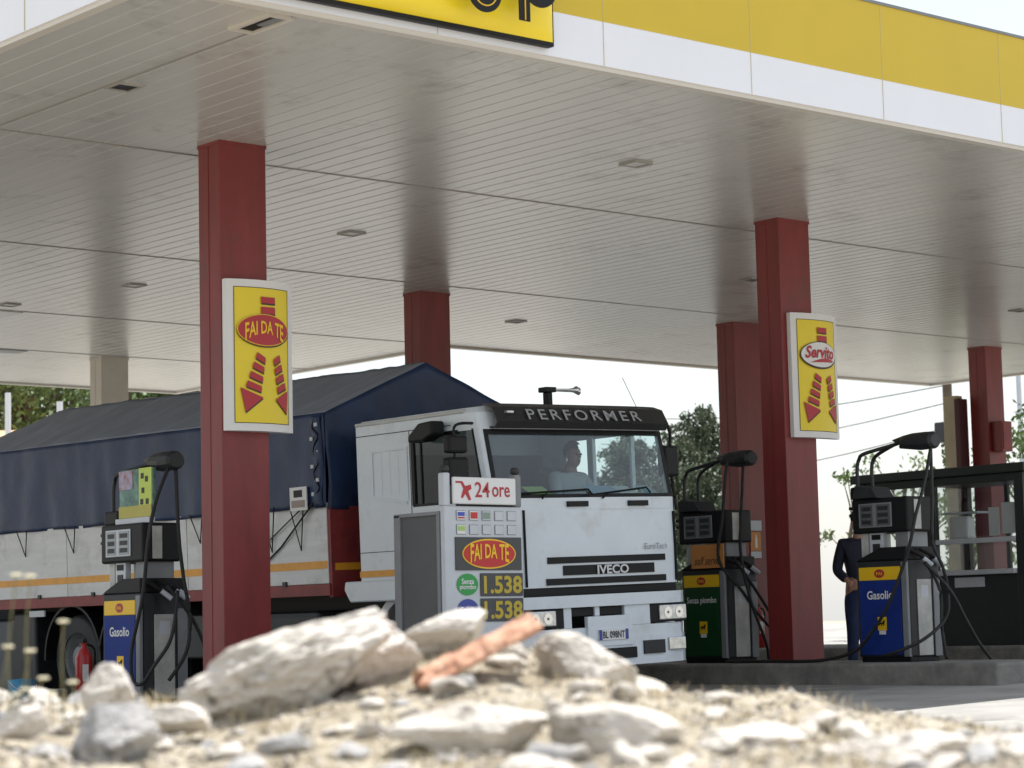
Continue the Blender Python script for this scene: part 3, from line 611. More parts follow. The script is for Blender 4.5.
def person(loc, rz, J, label, shirtm, legm, hair=True, cap=None):
    t = empty('person', loc, label, 'person'); t.rotation_euler.z = rz
    V = []; Rr = []; E_ = []; idx = {}
    def a(n, p, r): idx[n] = len(V); V.append(Vector(p)); Rr.append(r)
    def e(*ns):
        for p, q in zip(ns, ns[1:]): E_.append((idx[p], idx[q]))
    a('pel', J['pel'], (.15, .115)); a('waist', J['waist'], (.135, .10)); a('chest', J['chest'], (.165, .11)); a('neck0', J['neck'], (.065, .062)); a('neck1', Vector(J['neck'])+Vector((0, .01, .07)), (.058, .056))
    h = Vector(J['head']); a('jaw', h+Vector((0, .02, -.07)), (.062, .07)); a('skull', h+Vector((0, 0, .02)), (.078, .095)); a('crown', h+Vector((0, -.005, .085)), (.06, .075))
    e('pel', 'waist', 'chest', 'neck0', 'neck1', 'jaw', 'skull', 'crown')
    for s, sg in (('L', -1), ('R', 1)):
        a('sh'+s, J['sh'+s], .062); a('el'+s, J['el'+s], .042); a('wr'+s, J['wr'+s], .028); e('chest', 'sh'+s, 'el'+s, 'wr'+s)
        wv = Vector(J['wr'+s]); dv = (wv-Vector(J['el'+s])).normalized(); sv = dv.cross(Vector((0, 1, 0)))
        if sv.length < .3: sv = Vector((1, 0, 0))
        sv.normalize()
        nv = dv.cross(sv)
        a('pa'+s, wv+dv*.05, (.034, .018)); e('wr'+s, 'pa'+s)
        for k in range(4):
            off = sv*(-.027+k*.018); L_ = (.068, .08, .075, .058)[k]
            a('k%d'%k+s, wv+dv*.09+off, .0095); a('m%d'%k+s, wv+dv*(.09+L_*.5)+off+nv*.008, .0085); a('t%d'%k+s, wv+dv*(.09+L_*.9)+off+nv*.024, .007); e('pa'+s, 'k%d'%k+s, 'm%d'%k+s, 't%d'%k+s)
        a('th1'+s, wv+dv*.045-sv*.038, .012); a('th2'+s, wv+dv*.085-sv*.055+nv*.012, .009); e('pa'+s, 'th1'+s, 'th2'+s)
        a('hip'+s, J['hip'+s], .09); a('kn'+s, J['kn'+s], .058); a('an'+s, J['an'+s], .036); a('toe'+s, Vector(J['an'+s])+Vector((0, .14, -.05)), (.04, .028)); e('pel', 'hip'+s, 'kn'+s, 'an'+s, 'toe'+s)
    skin_mesh('body', V, E_, Rr, skin, t, loc)
    # shirt
    def clothes(nm, parts, m, grow):
        V2 = []; R3 = []; E2 = []; im = {}
        for ch in parts:
            for n in ch:
                if n not in im:
                    im[n] = len(V2)
                    if isinstance(n, tuple): p = V[idx[n[0]]].lerp(V[idx[n[1]]], n[2]); r = .05
                    else: p = V[idx[n]]; r = Rr[idx[n]]
                    if isinstance(n, tuple):
                        ra = Rr[idx[n[0]]]; rb = Rr[idx[n[1]]]; ra = ra if not isinstance(ra, tuple) else ra[0]; rb = rb if not isinstance(rb, tuple) else rb[0]; r = ra+(rb-ra)*n[2]
                    V2.append(p); R3.append(tuple(x+grow for x in r) if isinstance(r, tuple) else r+grow)
            for p, q in zip(ch, ch[1:]): E2.append((im[p], im[q]))
        return skin_mesh(nm, V2, E2, R3, m, t, loc)
    clothes('shirt', [['pel', 'waist', 'chest', ('chest', 'neck0', .75)], ['chest', 'shL', 'elL', ('elL', 'wrL', .9)], ['chest', 'shR', 'elR', ('elR', 'wrR', .9)]], shirtm, .018)
    clothes('trousers', [[('pel', 'waist', .3), 'pel', 'hipL', 'knL', ('knL', 'anL', .92)], ['pel', 'hipR', 'knR', ('knR', 'anR', .92)]], legm, .016)
    for s in 'LR':
        an = Vector(J['an'+s]); skin_mesh('shoe', [an+Vector((0, -.04, -.055)), an+Vector((0, .05, -.055)), an+Vector((0, .17, -.062))], [(0, 1), (1, 2)], [(.042, .036), (.045, .034), (.035, .024)], black, t, loc)
    bm = bmesh.new(); bmesh.ops.create_uvsphere(bm, u_segments=20, v_segments=14, radius=1)
    kill = [v for v in bm.verts if v.co.y > .25 and v.co.z < .45 or v.co.z < -.45]
    bmesh.ops.delete(bm, geom=kill, context='VERTS')
    for v in bm.verts: v.co = Vector((v.co.x*.088, v.co.y*.104, v.co.z*.11))+h+Vector((0, -.008, .045))
    me = bpy.data.meshes.new('hair'); bm.to_mesh(me); bm.free(); me.materials.append(hairm); ho = bpy.data.objects.new('hair', me); COL.objects.link(ho); ho.parent = t
    # face
    fm = MB()
    skin_mesh('nose', [h+Vector((0, .085, .01)), h+Vector((0, .108, -.022))], [(0, 1)], [.010, .014], skin, t, loc)
    for sx in (-.03, .03):
        b = bmesh.new(); bmesh.ops.create_uvsphere(b, u_segments=10, v_segments=8, radius=.011)
        for v in b.verts: v.co += h+Vector((sx, .082, .012))
        me = bpy.data.meshes.new('eye'); b.to_mesh(me); b.free(); me.materials.append(black); q = bpy.data.objects.new('eye', me); COL.objects.link(q); q.parent = t
        skin_mesh('ear', [h+Vector((sx*2.7, 0, .02)), h+Vector((sx*2.8, -.005, -.02))], [(0, 1)], [(.008, .018), (.007, .013)], skin, t, loc)
    skin_mesh('mouth', [h+Vector((-.022, .083, -.055)), h+Vector((.022, .083, -.055))], [(0, 1)], [.006, .006], redd, t, loc)
    return t
stand = dict(pel=(0, 0, .95), waist=(0, .01, 1.10), chest=(0, 0, 1.30), neck=(0, 0, 1.47), head=(0, .03, 1.62),
    shL=(-.19, 0, 1.39), elL=(-.24, -.02, 1.12), wrL=(-.20, .16, .98), shR=(.19, 0, 1.39), elR=(.25, -.03, 1.12), wrR=(.20, .18, 1.0),
    hipL=(-.10, 0, .90), knL=(-.12, .02, .50), anL=(-.13, -.01, .09), hipR=(.10, 0, .90), knR=(.11, .03, .50), anR=(.13, .02, .09))
person((18.74, 16.2, gz(18.72)), R(150), stand, 'person standing behind the right pump in a dark top and dark blue jeans', navy, denim)

# ------------------------------------------------------------------ lorry
LX, LZ = 14.6, 1.3
lor = empty('lorry', (LX, 18, LZ), 'white cab-over lorry with a blue tarpaulin body parked under the canopy', 'lorry')
def P(*a, **k): return bx(*a, **k)
xa, xb = 13.40, 15.74
def yf(z):
    if z <= 1.80: return 15.86
    if z <= 2.44: return 15.86+(z-1.80)/.64*.13
    return 15.99+(z-2.44)*.3
def outline(z):
    f = yf(z); L_ = [(xa, 17.85), (xa, 17.0), (xa, f+.115), (xa+.006, f+.08), (xa+.022, f+.045), (xa+.05, f+.018), (xa+.12, f), (xa+.60, f-.025), (14.57, f-.035)]
    Rr = [(xa+xb-x, y) for x, y in L_[:-1]][::-1]
    return L_+Rr
rows = [.98, 1.30, 1.60, 1.80, 2.44, 2.52, 2.60]
body = MB(); n = None
for i, z in enumerate(rows):
    ol = outline(z); n = len(ol)
    body.v += [(x, y, z) for x, y in ol]
for i in range(len(rows)-1):
    for k in range(n):
        k2 = (k+1) % n
        if i == 3 and (k == 1 or 5 <= k <= n-7 or k == n-3 or k == n-2): continue
        body.f.append((i*n+k, i*n+k2, (i+1)*n+k2, (i+1)*n+k)); body.mi.append(0)
top = len(body.v); cx, cy = 14.57, 17.0
for x, y in outline(2.60): body.v.append((cx+(x-cx)*.965, cy+(y-cy)*.94, 2.65))
b0 = (len(rows)-1)*n
for k in range(n): body.f.append((b0+k, b0+(k+1) % n, top+(k+1) % n, top+k)); body.mi.append(0)
body.f.append(tuple(range(top, top+n))); body.mi.append(0)
cab = body.build('cab', cabm, lor, solid=.035)
# windows
f0, f1 = yf(1.80), yf(2.44)
ws = MB(); Ls = outline(1.80); Lt = outline(2.44)
for k in range(5, n-6): ws.add([(Ls[k][0], Ls[k][1]+.01, 1.80), (Ls[k+1][0], Ls[k+1][1]+.01, 1.80), (Lt[k+1][0], Lt[k+1][1]+.01, 2.44), (Lt[k][0], Lt[k][1]+.01, 2.44)], [(0, 1, 2, 3)])
wsn = ws.build('windscreen', wglass, lor)
fr = MB()
for k in range(5, n-6):
    for zz, O, dz in ((1.80, Ls, .035), (2.44, Lt, -.05)):
        fr.add([(O[k][0], O[k][1]-.004, zz), (O[k+1][0], O[k+1][1]-.004, zz), (O[k+1][0], O[k+1][1]-.004+dz*.2, zz+dz), (O[k][0], O[k][1]-.004+dz*.2, zz+dz)], [(0, 1, 2, 3)])
for k, s in ((5, 1), (n-6, -1)): fr.add([(Ls[k][0], Ls[k][1]-.004, 1.80), (Ls[k][0]+s*.05, Ls[k][1]-.005, 1.80), (Lt[k][0]+s*.05, Lt[k][1]-.005, 2.44), (Lt[k][0], Lt[k][1]-.004, 2.44)], [(0, 1, 2, 3)])
fr.build('windscreen_seal', black, wsn)
dw = MB().add([(xa+.012, 17.0, 1.80), (xa+.012, f0+.115, 1.80), (xa+.012, f1+.115, 2.44), (xa+.012, 17.0, 2.44)], [(0, 1, 2, 3)]).build('side_window', dglass, lor)
q = MB(); q.box(xa-.004, xa+.02, 16.965, 17.01, 1.80, 2.45).box(xa-.004, xa+.02, 16.3, 17.0, 2.42, 2.455).box(xa-.004, xa+.02, 16.05, 17.0, 1.785, 1.81).box(xa, xa+.02, 16.86, 16.875, 1.81, 2.42); q.build('window_frame', black, dw)
q = MB(); q.tube([(xa+.0, f0+.105, 1.79), (xa+.0, f1+.105, 2.45)], .010, 6); q.build('pillar_groove', black, cab)
dw = MB().add([(xb-.012, 17.45, 1.80), (xb-.012, f0+.115, 1.80), (xb-.012, f1+.115, 2.44), (xb-.012, 17.45, 2.44)], [(0, 1, 2, 3)]).build('side_window', glass, lor)
q = MB(); q.box(xb-.05, xb-.005, 16.98, 17.06, 1.79, 2.46).box(xb-.05, xb-.005, 16.42, 16.45, 1.79, 2.46).box(xb-.034, xb+.001, 17.45, 17.86, 1.80, 2.44); q.build('window_post', cabm, dw)
P('quarter_panel', cabm, lor, xb-.03, xb, 17.40, 17.85, 1.8, 2.44)
# embossed side panel and door lines
q = MB(); y0, y1, z0, z1 = 17.06, 17.62, 1.86, 2.36
for a in ((y0, y1, z1-.025, z1), (y0, y0+.025, z0, z1-.025), (y1-.025, y1, z0+.06, z1-.025)): q.box(xa-.010, xa+.001, *a)
q.add([(xa-.01, y0+.025, z0-.04), (xa-.01, y1, z0+.04), (xa-.01, y1, z0+.065), (xa-.01, y0+.025, z0-.015), (xa, y0+.025, z0-.04), (xa, y1, z0+.04), (xa, y1, z0+.065), (xa, y0+.025, z0-.015)], [(0, 1, 2, 3), (0, 4, 5, 1), (2, 6, 7, 3)])
for yy in (17.2, 17.33, 17.46): q.box(xa-.0025, xa+.001, yy, yy+.008, z0+.06, z1-.03)
q.build('side_panel', cabm, lor, bevel=.003)
dr = bx('door', cabm, lor, xa-.012, xa+.001, f0+.14, 17.0, 1.05, 1.785, bevel=.004)
bx('handle', black, dr, xa-.03, xa-.012, 16.72, 16.92, 1.66, 1.70, bevel=.005)
q = MB(); q.box(xa-.003, xa+.001, 16.99, 17.85, 1.385, 1.392); q.box(xa-.003, xa+.001, 17.02, 17.028, 1.0, 2.5).box(xa-.003, xa+.001, 16.4, 17.85, 2.50, 2.508); q.build('panel_gap', dark, cab)
P('side_stripe', orange, lor, xa-.016, xa-.004, 16.4, 17.85, 1.155, 1.215)
rl = MB(); rl.box(xa-.015, xa+.03, 16.2, 17.85, 2.60, 2.635); rl.build('roof_gutter', cabm2, lor, bevel=.01)
# side skirt and wheel arch
q = MB(); q.prism([(18.0, 1.12), (16.2, 1.12), (16.2, .92), (17.93, .92), (18.02, 1.04)], lambda a, b, d: (xa-.09+d, a, b), .3); q.build('side_skirt', cabm, lor, bevel=.015)
q = MB()
def arc(r0, r1, xx0, xx1, cy_, cz_, a0, a1, nn=16):
    vs = []; fs = []
    for i in range(nn+1):
        a = a0+(a1-a0)*i/nn
        for rr, xx in ((r0, xx0), (r1, xx0), (r1, xx1), (r0, xx1)): vs.append((xx, cy_+math.cos(a)*rr, cz_+math.sin(a)*rr))
    for i in range(nn):
        for k in range(4): fs.append((i*4+k, i*4+(k+1) % 4, i*4+4+(k+1) % 4, i*4+4+k))
    fs += [(0, 1, 2, 3), (nn*4, nn*4+3, nn*4+2, nn*4+1)]
    return vs, fs
q.add(*arc(.58, .66, xa-.03, xa+.3, 17.05, .38, .15, math.pi*.55)); q.build('wheel_arch', cabm2, lor)
def wheel(x, y, r=.5, wdt=.28, z=None, out=-1):
    z = gz(LX)+r if z is None else z
    q = MB(); prof = [(.58*r, 0), (.62*r, .02), (.9*r, 0), (.98*r, .03), (r, .07), (r, wdt-.07), (.98*r, wdt-.03), (.9*r, wdt), (.6*r, wdt)]
    nn = 36; vs = [(x+b*(-out), y+math.cos(k*P2/nn)*a, z+math.sin(k*P2/nn)*a) for a, b in prof for k in range(nn)]
    fs = [(j*nn+k, j*nn+(k+1) % nn, (j+1)*nn+(k+1) % nn, (j+1)*nn+k) for j in range(len(prof)-1) for k in range(nn)]
    q.add(vs, fs); ty = q.build('wheel', rubber, lor, smooth=True)
    q = MB(); prof = [(.60*r, .02), (.56*r, .05), (.5*r, .14), (.3*r, .13), (.28*r, .03), (.12*r, .0), (.001, .0)]
    vs = [(x+b*(-out), y+math.cos(k*P2/nn)*a, z+math.sin(k*P2/nn)*a) for a, b in prof for k in range(nn)]
    fs = [(j*nn+k, j*nn+(k+1) % nn, (j+1)*nn+(k+1) % nn, (j+1)*nn+k) for j in range(len(prof)-1) for k in range(nn)]
    q.add(vs, fs); q.build('rim', grey, ty)
for yy in (17.05, 22.0, 23.2): wheel(13.36, yy); wheel(15.76, yy, out=1)
# front
hd = MB(); HX0, HX1 = 13.86, 15.60
def hf(x, z, o): 
    u = abs(x-14.73)/.95
    return 15.87-.03-o+.04*u*u
hood = MB().grid(24, 8, lambda u, v: (13.755+1.885*u, hf(13.755+1.885*u, 0, .035-.012*abs(v-.5)), .98+.70*v)).build('hood_panel', cabm, lor, solid=.03)
for (z0, z1, x0, x1, nm) in ((1.195, 1.255, 14.0, 15.50, 'grille_slot'), (1.085, 1.175, 14.18, 15.34, 'grille_slot'), (1.00, 1.06, 13.98, 15.50, 'grille_slot')):
    MB().grid(16, 1, lambda u, v: (x0+(x1-x0)*u, hf(x0+(x1-x0)*u, 0, .044), z0+(z1-z0)*v)).build(nm, black, hood, solid=.01)
text('brand_badge', 'IVECO', (14.78, 15.87-.082, 1.128), (1, 0, 0), (0, 0, 1), .40, .085, mat('badge_pale', (.62, .63, .65), .35), hood, bold=.03, d=.002)
text('model_badge', 'EuroTech', (15.36, 15.805, 1.33), (1, 0, 0), (0, 0, 1), .30, .055, grey, hood, bold=.0, shear=.2, d=.004)
st = MB().grid(24, 1, lambda u, v: (13.56+2.08*u, hf(13.56+2.08*u, 0, .02), 1.69+.11*v)).build('cowl_panel', cabm, lor, solid=.02)
for x0 in (14.27, 15.04):
    bx('vent_slot', black, st, x0, x0+.25, 15.80, 15.83, 1.715, 1.765); 
bx('panel_gap', black, cab, 13.742, 13.75, 15.82, 15.87, .99, 1.69); bx('panel_gap', black, cab, 15.645, 15.652, 15.82, 15.88, 1.0, 1.66)
P('bumper_gap_mesh', black, lor, 13.6, 15.66, 15.86, 16.2, .86, .985)
bp = MB(); 
bo = [(13.36, 16.35), (13.36, 15.95), (13.40, 15.83), (13.50, 15.76), (13.75, 15.735), (14.62, 15.715), (15.40, 15.735), (15.60, 15.76), (15.70, 15.83), (15.74, 15.95), (15.74, 16.35)]
def strip(z0, z1, o, nm, m, rng=None, th=.03, par=lor):
    pts = bo if rng is None else bo[rng[0]:rng[1]]
    q = MB(); nn = len(pts)
    q.v = [(x, y-o, z) for z in (z0, z1) for x, y in pts]+[(x+(.03 if x < 14 else -.03)*0, y-o+th+.02, z) for z in (z0, z1) for x, y in pts]
    q.f = [(i, i+1, nn+i+1, nn+i) for i in range(nn-1)]+[(2*nn+i, 3*nn+i, 3*nn+i+1, 2*nn+i+1) for i in range(nn-1)]+[(i, 2*nn+i, 2*nn+i+1, i+1) for i in range(nn-1)]+[(nn+i, nn+i+1, 3*nn+i+1, 3*nn+i) for i in range(nn-1)]
    q.mi = [0]*len(q.f)
    return q.build(nm, m, par, bevel=.006)
strip(.79, .90, .02, 'bumper_top', cabm); 
bum = strip(.235, .50, .012, 'bumper', cabm)
strip(.50, .60, .0, 'bumper_mid', cabm)
# upper recess band: left block, lights, centre
def blk(nm, m, x0, x1, z0, z1, y0, y1, par=lor, bevel=.006): return bx(nm, m, par, x0, x1, y0, y1, z0, z1, bevel=bevel)
blk('light_housing', cabm, 14.09, 14.19, .60, .79, 15.74, 15.86); blk('light_housing', cabm, 14.85, 15.18, .60, .79, 15.735, 15.86)
blk('number_plate_mount', cabm, 14.34, 14.90, .42, .70, 15.69, 15.74)
for x0, x1 in ((14.20, 14.48), (14.54, 14.84)): blk('air_slot', black, x0, x1, .705, .785, 15.76, 15.80)
blk('slot_divider', cabm, 14.48, 14.54, .70, .79, 15.74, 15.80)
npl = blk('number_plate', whitem, 14.46, 14.83, .475, .575, 15.676, 15.69, bevel=.003)
MB().box(14.462, 14.497, 15.672, 15.676, .478, .572).build('plate_blue_band', bluelab, npl); MB().box(14.793, 14.828, 15.672, 15.676, .478, .572).build('plate_blue_band', bluelab, npl)
text('plate_text', 'BL 098NT', (14.645, 15.675, .525), (1, 0, 0), (0, 0, 1), .275, .065, black, npl, bold=.015, d=.002)
for x0, x1 in ((13.60, 14.09), (15.17, 15.65)):
    b_ = blk('headlight', black, x0, x1, .61, .785, 15.735, 15.83); lx0, lx1 = (x0+.02, x1-.11) if x0 < 14 else (x0+.12, x1-.01)
    ln = blk('lens', lens, lx0, lx1, .63, .77, 15.715, 15.74, par=b_, bevel=.01)
    for q_ in (.3, .72):
        cx_ = lx0+(lx1-lx0)*q_; MB().grid(20, 2, lambda u, v: (cx_+math.cos(u*P2)*.052*max(v, .01), 15.712, .70+math.sin(u*P2)*.052*max(v, .01))).build('reflector', chrome, ln)
        MB().grid(12, 1, lambda u, v: (cx_+math.cos(u*P2)*.013*max(v, .01), 15.709, .70+math.sin(u*P2)*.013*max(v, .01))).build('bulb', grey, ln)
blk('indicator', mat('indicator', (.6, .6, .58), .2, var=.1, scale=20), 13.40, 13.58, .62, .78, 15.86, 15.95)
blk('fog_light', lens, 15.38, 15.60, .345, .465, 15.700, 15.75, bevel=.01); blk('fog_light', lens, 13.58, 13.82, .355, .465, 15.700, 15.75, bevel=.01)
blk('lower_recess', dark, 15.05, 15.32, .325, .45, 15.695, 15.74, bevel=.0); blk('lower_recess', black, 14.45, 14.95, .30, .40, 15.694, 15.74, bevel=.0)  # first block: shade inside the pale bumper recess, painted as dark grey
P('chassis_front', black, lor, 13.7, 15.5, 16.0, 17.9, .30, .9)
# sun visor with lettering
q = MB(); vz = [(2.45, .02), (2.44, .16), (2.50, .20), (2.64, .12), (2.68, .0)]
vs = []; xsv = [13.52+2.16*i/20 for i in range(21)]
for z, o in vz:
    for x in xsv:
        u = (x-14.60)/1.08; vs.append((x, 16.02-o+.05*abs(u)**6, z))
q.add(vs, [(j*21+i, j*21+i+1, (j+1)*21+i+1, (j+1)*21+i) for j in range(4) for i in range(20)])
vis = q.build('sun_visor', mat('visor', (.022, .022, .024), .35, var=.1, scale=6), lor, solid=.02)
text('visor_lettering', 'PERFORMER', (14.56, 15.848, 2.56), (1, 0, 0), (0, .5, .87), 1.43, .115, mat('letter_grey', (.33, .34, .36), .4), vis, bold=.008, spacing=1.35, d=.014)
blk('marker_lamp', lens, 13.62, 13.70, 2.575, 2.60, 15.85, 15.90, par=vis)
P('roof_spoiler', cabm2, lor, 13.6, 15.6, 16.15, 16.9, 2.64, 2.67, bevel=.01)
# wipers
for a, b, c in (((13.95, 15.80, 1.79), (14.05, 15.83, 1.86), (14.55, 15.83, 1.875)), ((14.70, 15.80, 1.79), (14.8, 15.83, 1.83), (15.32, 15.85, 1.89))):
    wp = MB().tube([a, b], .008, 6).build('wiper_arm', black, lor); MB().tube([b-Vector((0.3, 0, .01)) if False else (b[0]-.35, b[1], b[2]-.02), c, (c[0]+.05, c[1], c[2]-.05)], .010, 6).build('wiper_blade', black, wp)
# mirrors
def mirror(x0, x1, z0, z1, y0, y1): return bx('mirror', black, lor, x0, x1, y0, y1, z0, z1, bevel=.025)
mirror(13.03, 13.25, 2.22, 2.38, 15.98, 16.08); mirror(13.01, 13.24, 1.93, 2.18, 15.96, 16.08)
MB().tube(catmull([(13.42, 16.1, 2.50), (13.15, 16.03, 2.47), (13.13, 16.03, 2.3), (13.13, 16.03, 1.9), (13.2, 16.0, 1.75), (13.42, 16.0, 1.70)], 5), .013, 8).build('mirror_arm', black, lor)
q = MB(); q.prism([(16.80, 2.37), (16.80, 2.43), (16.64, 2.54), (16.44, 2.55), (16.44, 2.42), (16.58, 2.37)], lambda a, b, d: (13.20+d, a, b), .16); q.build('kerb_mirror', black, lor, bevel=.02)
mirror(15.70, 15.88, 2.0, 2.30, 15.95, 16.08)
MB().tube(catmull([(15.55, 16.0, 2.50), (15.72, 15.97, 2.52), (15.80, 15.98, 2.42), (15.81, 16.0, 2.28), (15.82, 16.0, 1.98), (15.84, 16.0, 1.80), (15.84, 15.98, 1.68)], 6), .016, 8).build('mirror_arm', black, lor, smooth=True)
# horns + aerial
hn = MB(); hn.box(14.68, 14.82, 16.5, 16.62, 2.85, 2.90).box(14.72, 14.78, 16.52, 16.6, 2.66, 2.85); hn.build('horn_bracket', black, lor, bevel=.01)
for dx, yy in ((0, 16.50), (.12, 16.60)):
    q = MB(); L_ = [(14.80, .008), (14.98+dx, .012), (15.04+dx, .022), (15.07+dx, .04)]
    q.tube([(x, yy, 2.875) for x, _ in L_], 1, 12, caps=False)
    q.v = [(v[0], yy+(v[1]-yy)*L_[i//12][1], 2.875+(v[2]-2.875)*L_[i//12][1]) for i, v in enumerate(q.v)]; q.build('air_horn', chrome, lor, smooth=True)
MB().tube([(15.70, 16.3, 2.66), (15.60, 16.4, 3.0)], .003, 5).build('aerial', dark, lor)
# interior
P('cab_floor', seatm, lor, 13.45, 15.8, 15.95, 17.8, 1.1, 1.16)
P('dashboard', seatm, lor, 13.55, 15.70, 15.93, 16.30, 1.40, 1.78, bevel=.03)
P('rear_wall_lining', seatm, lor, 13.46, 15.35, 17.35, 17.80, 1.17, 2.30)
for x0 in (13.75, 15.0):
    sc = bx('seat', mat('seat_cloth', (.06, .09, .10), .9, var=.2, scale=9), lor, x0, x0+.5, 16.65, 17.15, 1.35, 1.52, bevel=.05); bx('backrest', MATS['seat_cloth'], sc, x0+.02, x0+.48, 17.05, 17.2, 1.52, 2.15, bevel=.05)
q = MB(); 
vs = [(15.38+math.cos(a*P2/28)*.22, 16.36+math.sin(a*P2/28)*.20, 1.86+math.sin(a*P2/28)*.07) for a in range(29)]
q.tube(vs, .016, 8, caps=False); q.tube([(15.38, 16.36, 1.86), (15.38, 16.25, 1.6)], .03, 8); q.tube([(15.17, 16.36, 1.86), (15.59, 16.36, 1.86)], .014, 6); q.build('steering_wheel', black, lor)
for x0, x1, y0, m_ in ((14.0, 14.26, 15.98, mat('paper_lime', (.42, .55, .16), .7)), (14.78, 15.12, 15.99, mat('paper_blue', (.35, .48, .60), .7)), (15.45, 15.62, 15.99, mat('paper_teal', (.40, .55, .6), .7)), (15.15, 15.36, 16.0, whitem)):
    q = MB(); q.add([(x0, y0, 1.83), (x1, y0, 1.83), (x1-.02, y0+.14, 1.92), (x0-.02, y0+.14, 1.92)], [(0, 1, 2, 3)]); q.build('dashboard_paper', m_, lor, solid=.006)
# driver (sits in the cab)
sit = dict(pel=(0, 0, .12), waist=(0, 0, .28), chest=(0, .02, .46), neck=(0, .05, .63), head=(0, .09, .77),
    shL=(-.19, .02, .55), elL=(-.25, .16, .33), wrL=(-.16, .40, .33), shR=(.19, .02, .55), elR=(.27, .16, .33), wrR=(.14, .40, .35),
    hipL=(-.10, .06, .10), knL=(-.14, .44, .13), anL=(-.14, .50, -.22), hipR=(.10, .06, .10), knR=(.14, .44, .13), anR=(.14, .50, -.22))
person((15.2, 16.85, 1.50), R(180), sit, 'person in a pale shirt sitting inside the lorry cab behind the windscreen', shirt, denim)
# load body
YF, YR = 18.18, 28.2; XL, XR = 13.27, 15.83
def ez(y): return 2.775+.013*(y-YF)
def rz_(y): return 3.30+.022*(y-YF) if y < 25.4 else 3.459-(y-25.4)*.14
bows = [18.18, 19.9, 21.6, 23.4, 25.4, 28.2]
def sag(y):
    for a, b in zip(bows, bows[1:]):
        if a <= y <= b: t = (y-a)/(b-a); return math.sin(t*math.pi)
    return 0
def nz(a, b, c): return noise.noise(Vector((a, b, c)))
tr = MB()
for side in (0, 1):
    xe = XL if side == 0 else XR
    def f(u, v):
        y = YF+(YR-YF)*u; x = xe+(14.55-xe)*v; z = ez(y)+(rz_(y)-ez(y))*v
        s_ = sag(y)*math.sin(v*math.pi*.95)
        return (x, y, z-.015*s_+.018*nz(y*2.2, v*2+side*9, 1)+.012*nz(y*6-v*6, v*4, 5))
    tr.grid(120, 16, f)
tarp = tr.build('tarpaulin_roof', tarp_g, lor, smooth=True, solid=.006)
tr = MB()
def sidef(xe, sg):
    def f(u, v):
        y = YF+(YR-YF)*u; bot = 1.85+.008*abs(math.sin(y*3.3))**2+.010*nz(y*.9, 4, 4)+.005*(y-YF)
        z = bot+(ez(y)-bot)*v; k = 1-v
        return (xe-sg*(.012+.05*k*abs(nz(y*1.1, 2, 3))+.022*nz(y*3.5, v*1.5, 2)+.015*math.sin(y*9+2*nz(y, v*2, 4))*k), y, z)
    return f
tr.grid(160, 20, sidef(XL, 1)); tr.grid(160, 20, sidef(XR, -1))
def gable(yy, sg):
    def f(u, v):
        x = XL+(XR-XL)*u; topz = ez(yy)+(rz_(yy)-ez(yy))*(1-abs(u-.5)*2); z = 1.83+(topz-1.83)*v
        return (x, yy-sg*(.01+.03*nz(u*9+v*3, v*1.5, 2)+.018*math.sin(u*30+v*6)*(1-v*.6)), z)
    return f
tr.grid(60, 20, gable(YF, 1)); tr.grid(20, 6, gable(YR, -1))
sk = tr.build('tarpaulin_sides', tarp_b, lor, smooth=True, solid=.006)
for k in range(6):
    z = 2.66-k*.135; y = YF+.10+(.06 if k % 2 else -.02)
    st_ = bx('strap_tab', lgrey, lor, XL-.055, XL-.045, y-.022, y+.022, z-.015, z+.02)
MB().tube(catmull([(XL-.05, YF+.10+.05*math.sin(i*2.2), 2.72-i*.085) for i in range(11)], 4), .008, 6).build('lacing_cord', black, lor)
fold = MB().grid(4, 20, lambda u, v: (XL-.03-.02*math.sin(u*3.1)-.01*math.sin(v*14), YF+.02+.16*u+.02*math.sin(v*9), 1.85+.90*v)); fold.build('tarpaulin_flap', tarp_b, lor, smooth=True, solid=.008)
nt_ = bx('notice', whitem, lor, XL-.075, XL-.062, 18.42, 18.70, 1.84, 2.07); MB().box(XL-.079, XL-.075, 18.49, 18.63, 1.97, 2.04).build('notice_mark', black, nt_); MB().box(XL-.079, XL-.075, 18.45, 18.67, 1.87, 1.94).build('notice_print', mat('print_brown', (.35, .28, .25), .6), nt_)
q = MB(); ys_ = [18.20, 20.7, 23.2, 25.7, 28.15]
for a, b in zip(ys_, ys_[1:]): bx('side_board', boardm, lor, XL, XL+.03, a+.006, b-.006, 1.115, 1.90, bevel=.004); bx('side_board', boardm, lor, XR-.03, XR, a+.006, b-.006, 1.115, 1.90, bevel=.004)
q = MB(); q.box(XL-.006, XL+.002, 18.22, 28.1, 1.26, 1.335); q.build('side_stripe', orange, lor)
q = MB()
for yy in (18.9, 20.1, 21.6, 22.6, 23.8, 24.9): q.box(XL-.02, XL+.0, yy, yy+.06, 1.10, 1.15)
q.build('board_latch', dark, lor)
bx('headboard', rframe, lor, XL+.01, XR-.01, YF-.02, YF+.03, .98, 1.86, bevel=.004); bx('reflector', orange, lor, XL+.05, XL+.36, YF-.028, YF-.021, 1.24, 1.31)
bx('load_floor', rframe, lor, XL+.03, XR-.03, YF, YR, 1.02, 1.10); bx('side_rail', rframe, lor, XL-.01, XL+.03, YF, YR, 1.00, 1.112)
bx('tail_board', boardm, lor, XL, XR, YR-.03, YR, 1.12, 1.9)
for x0 in (13.9, 15.0): bx('chassis_rail', black, lor, x0, x0+.09, 16.9, 28.0, .72, 1.0)
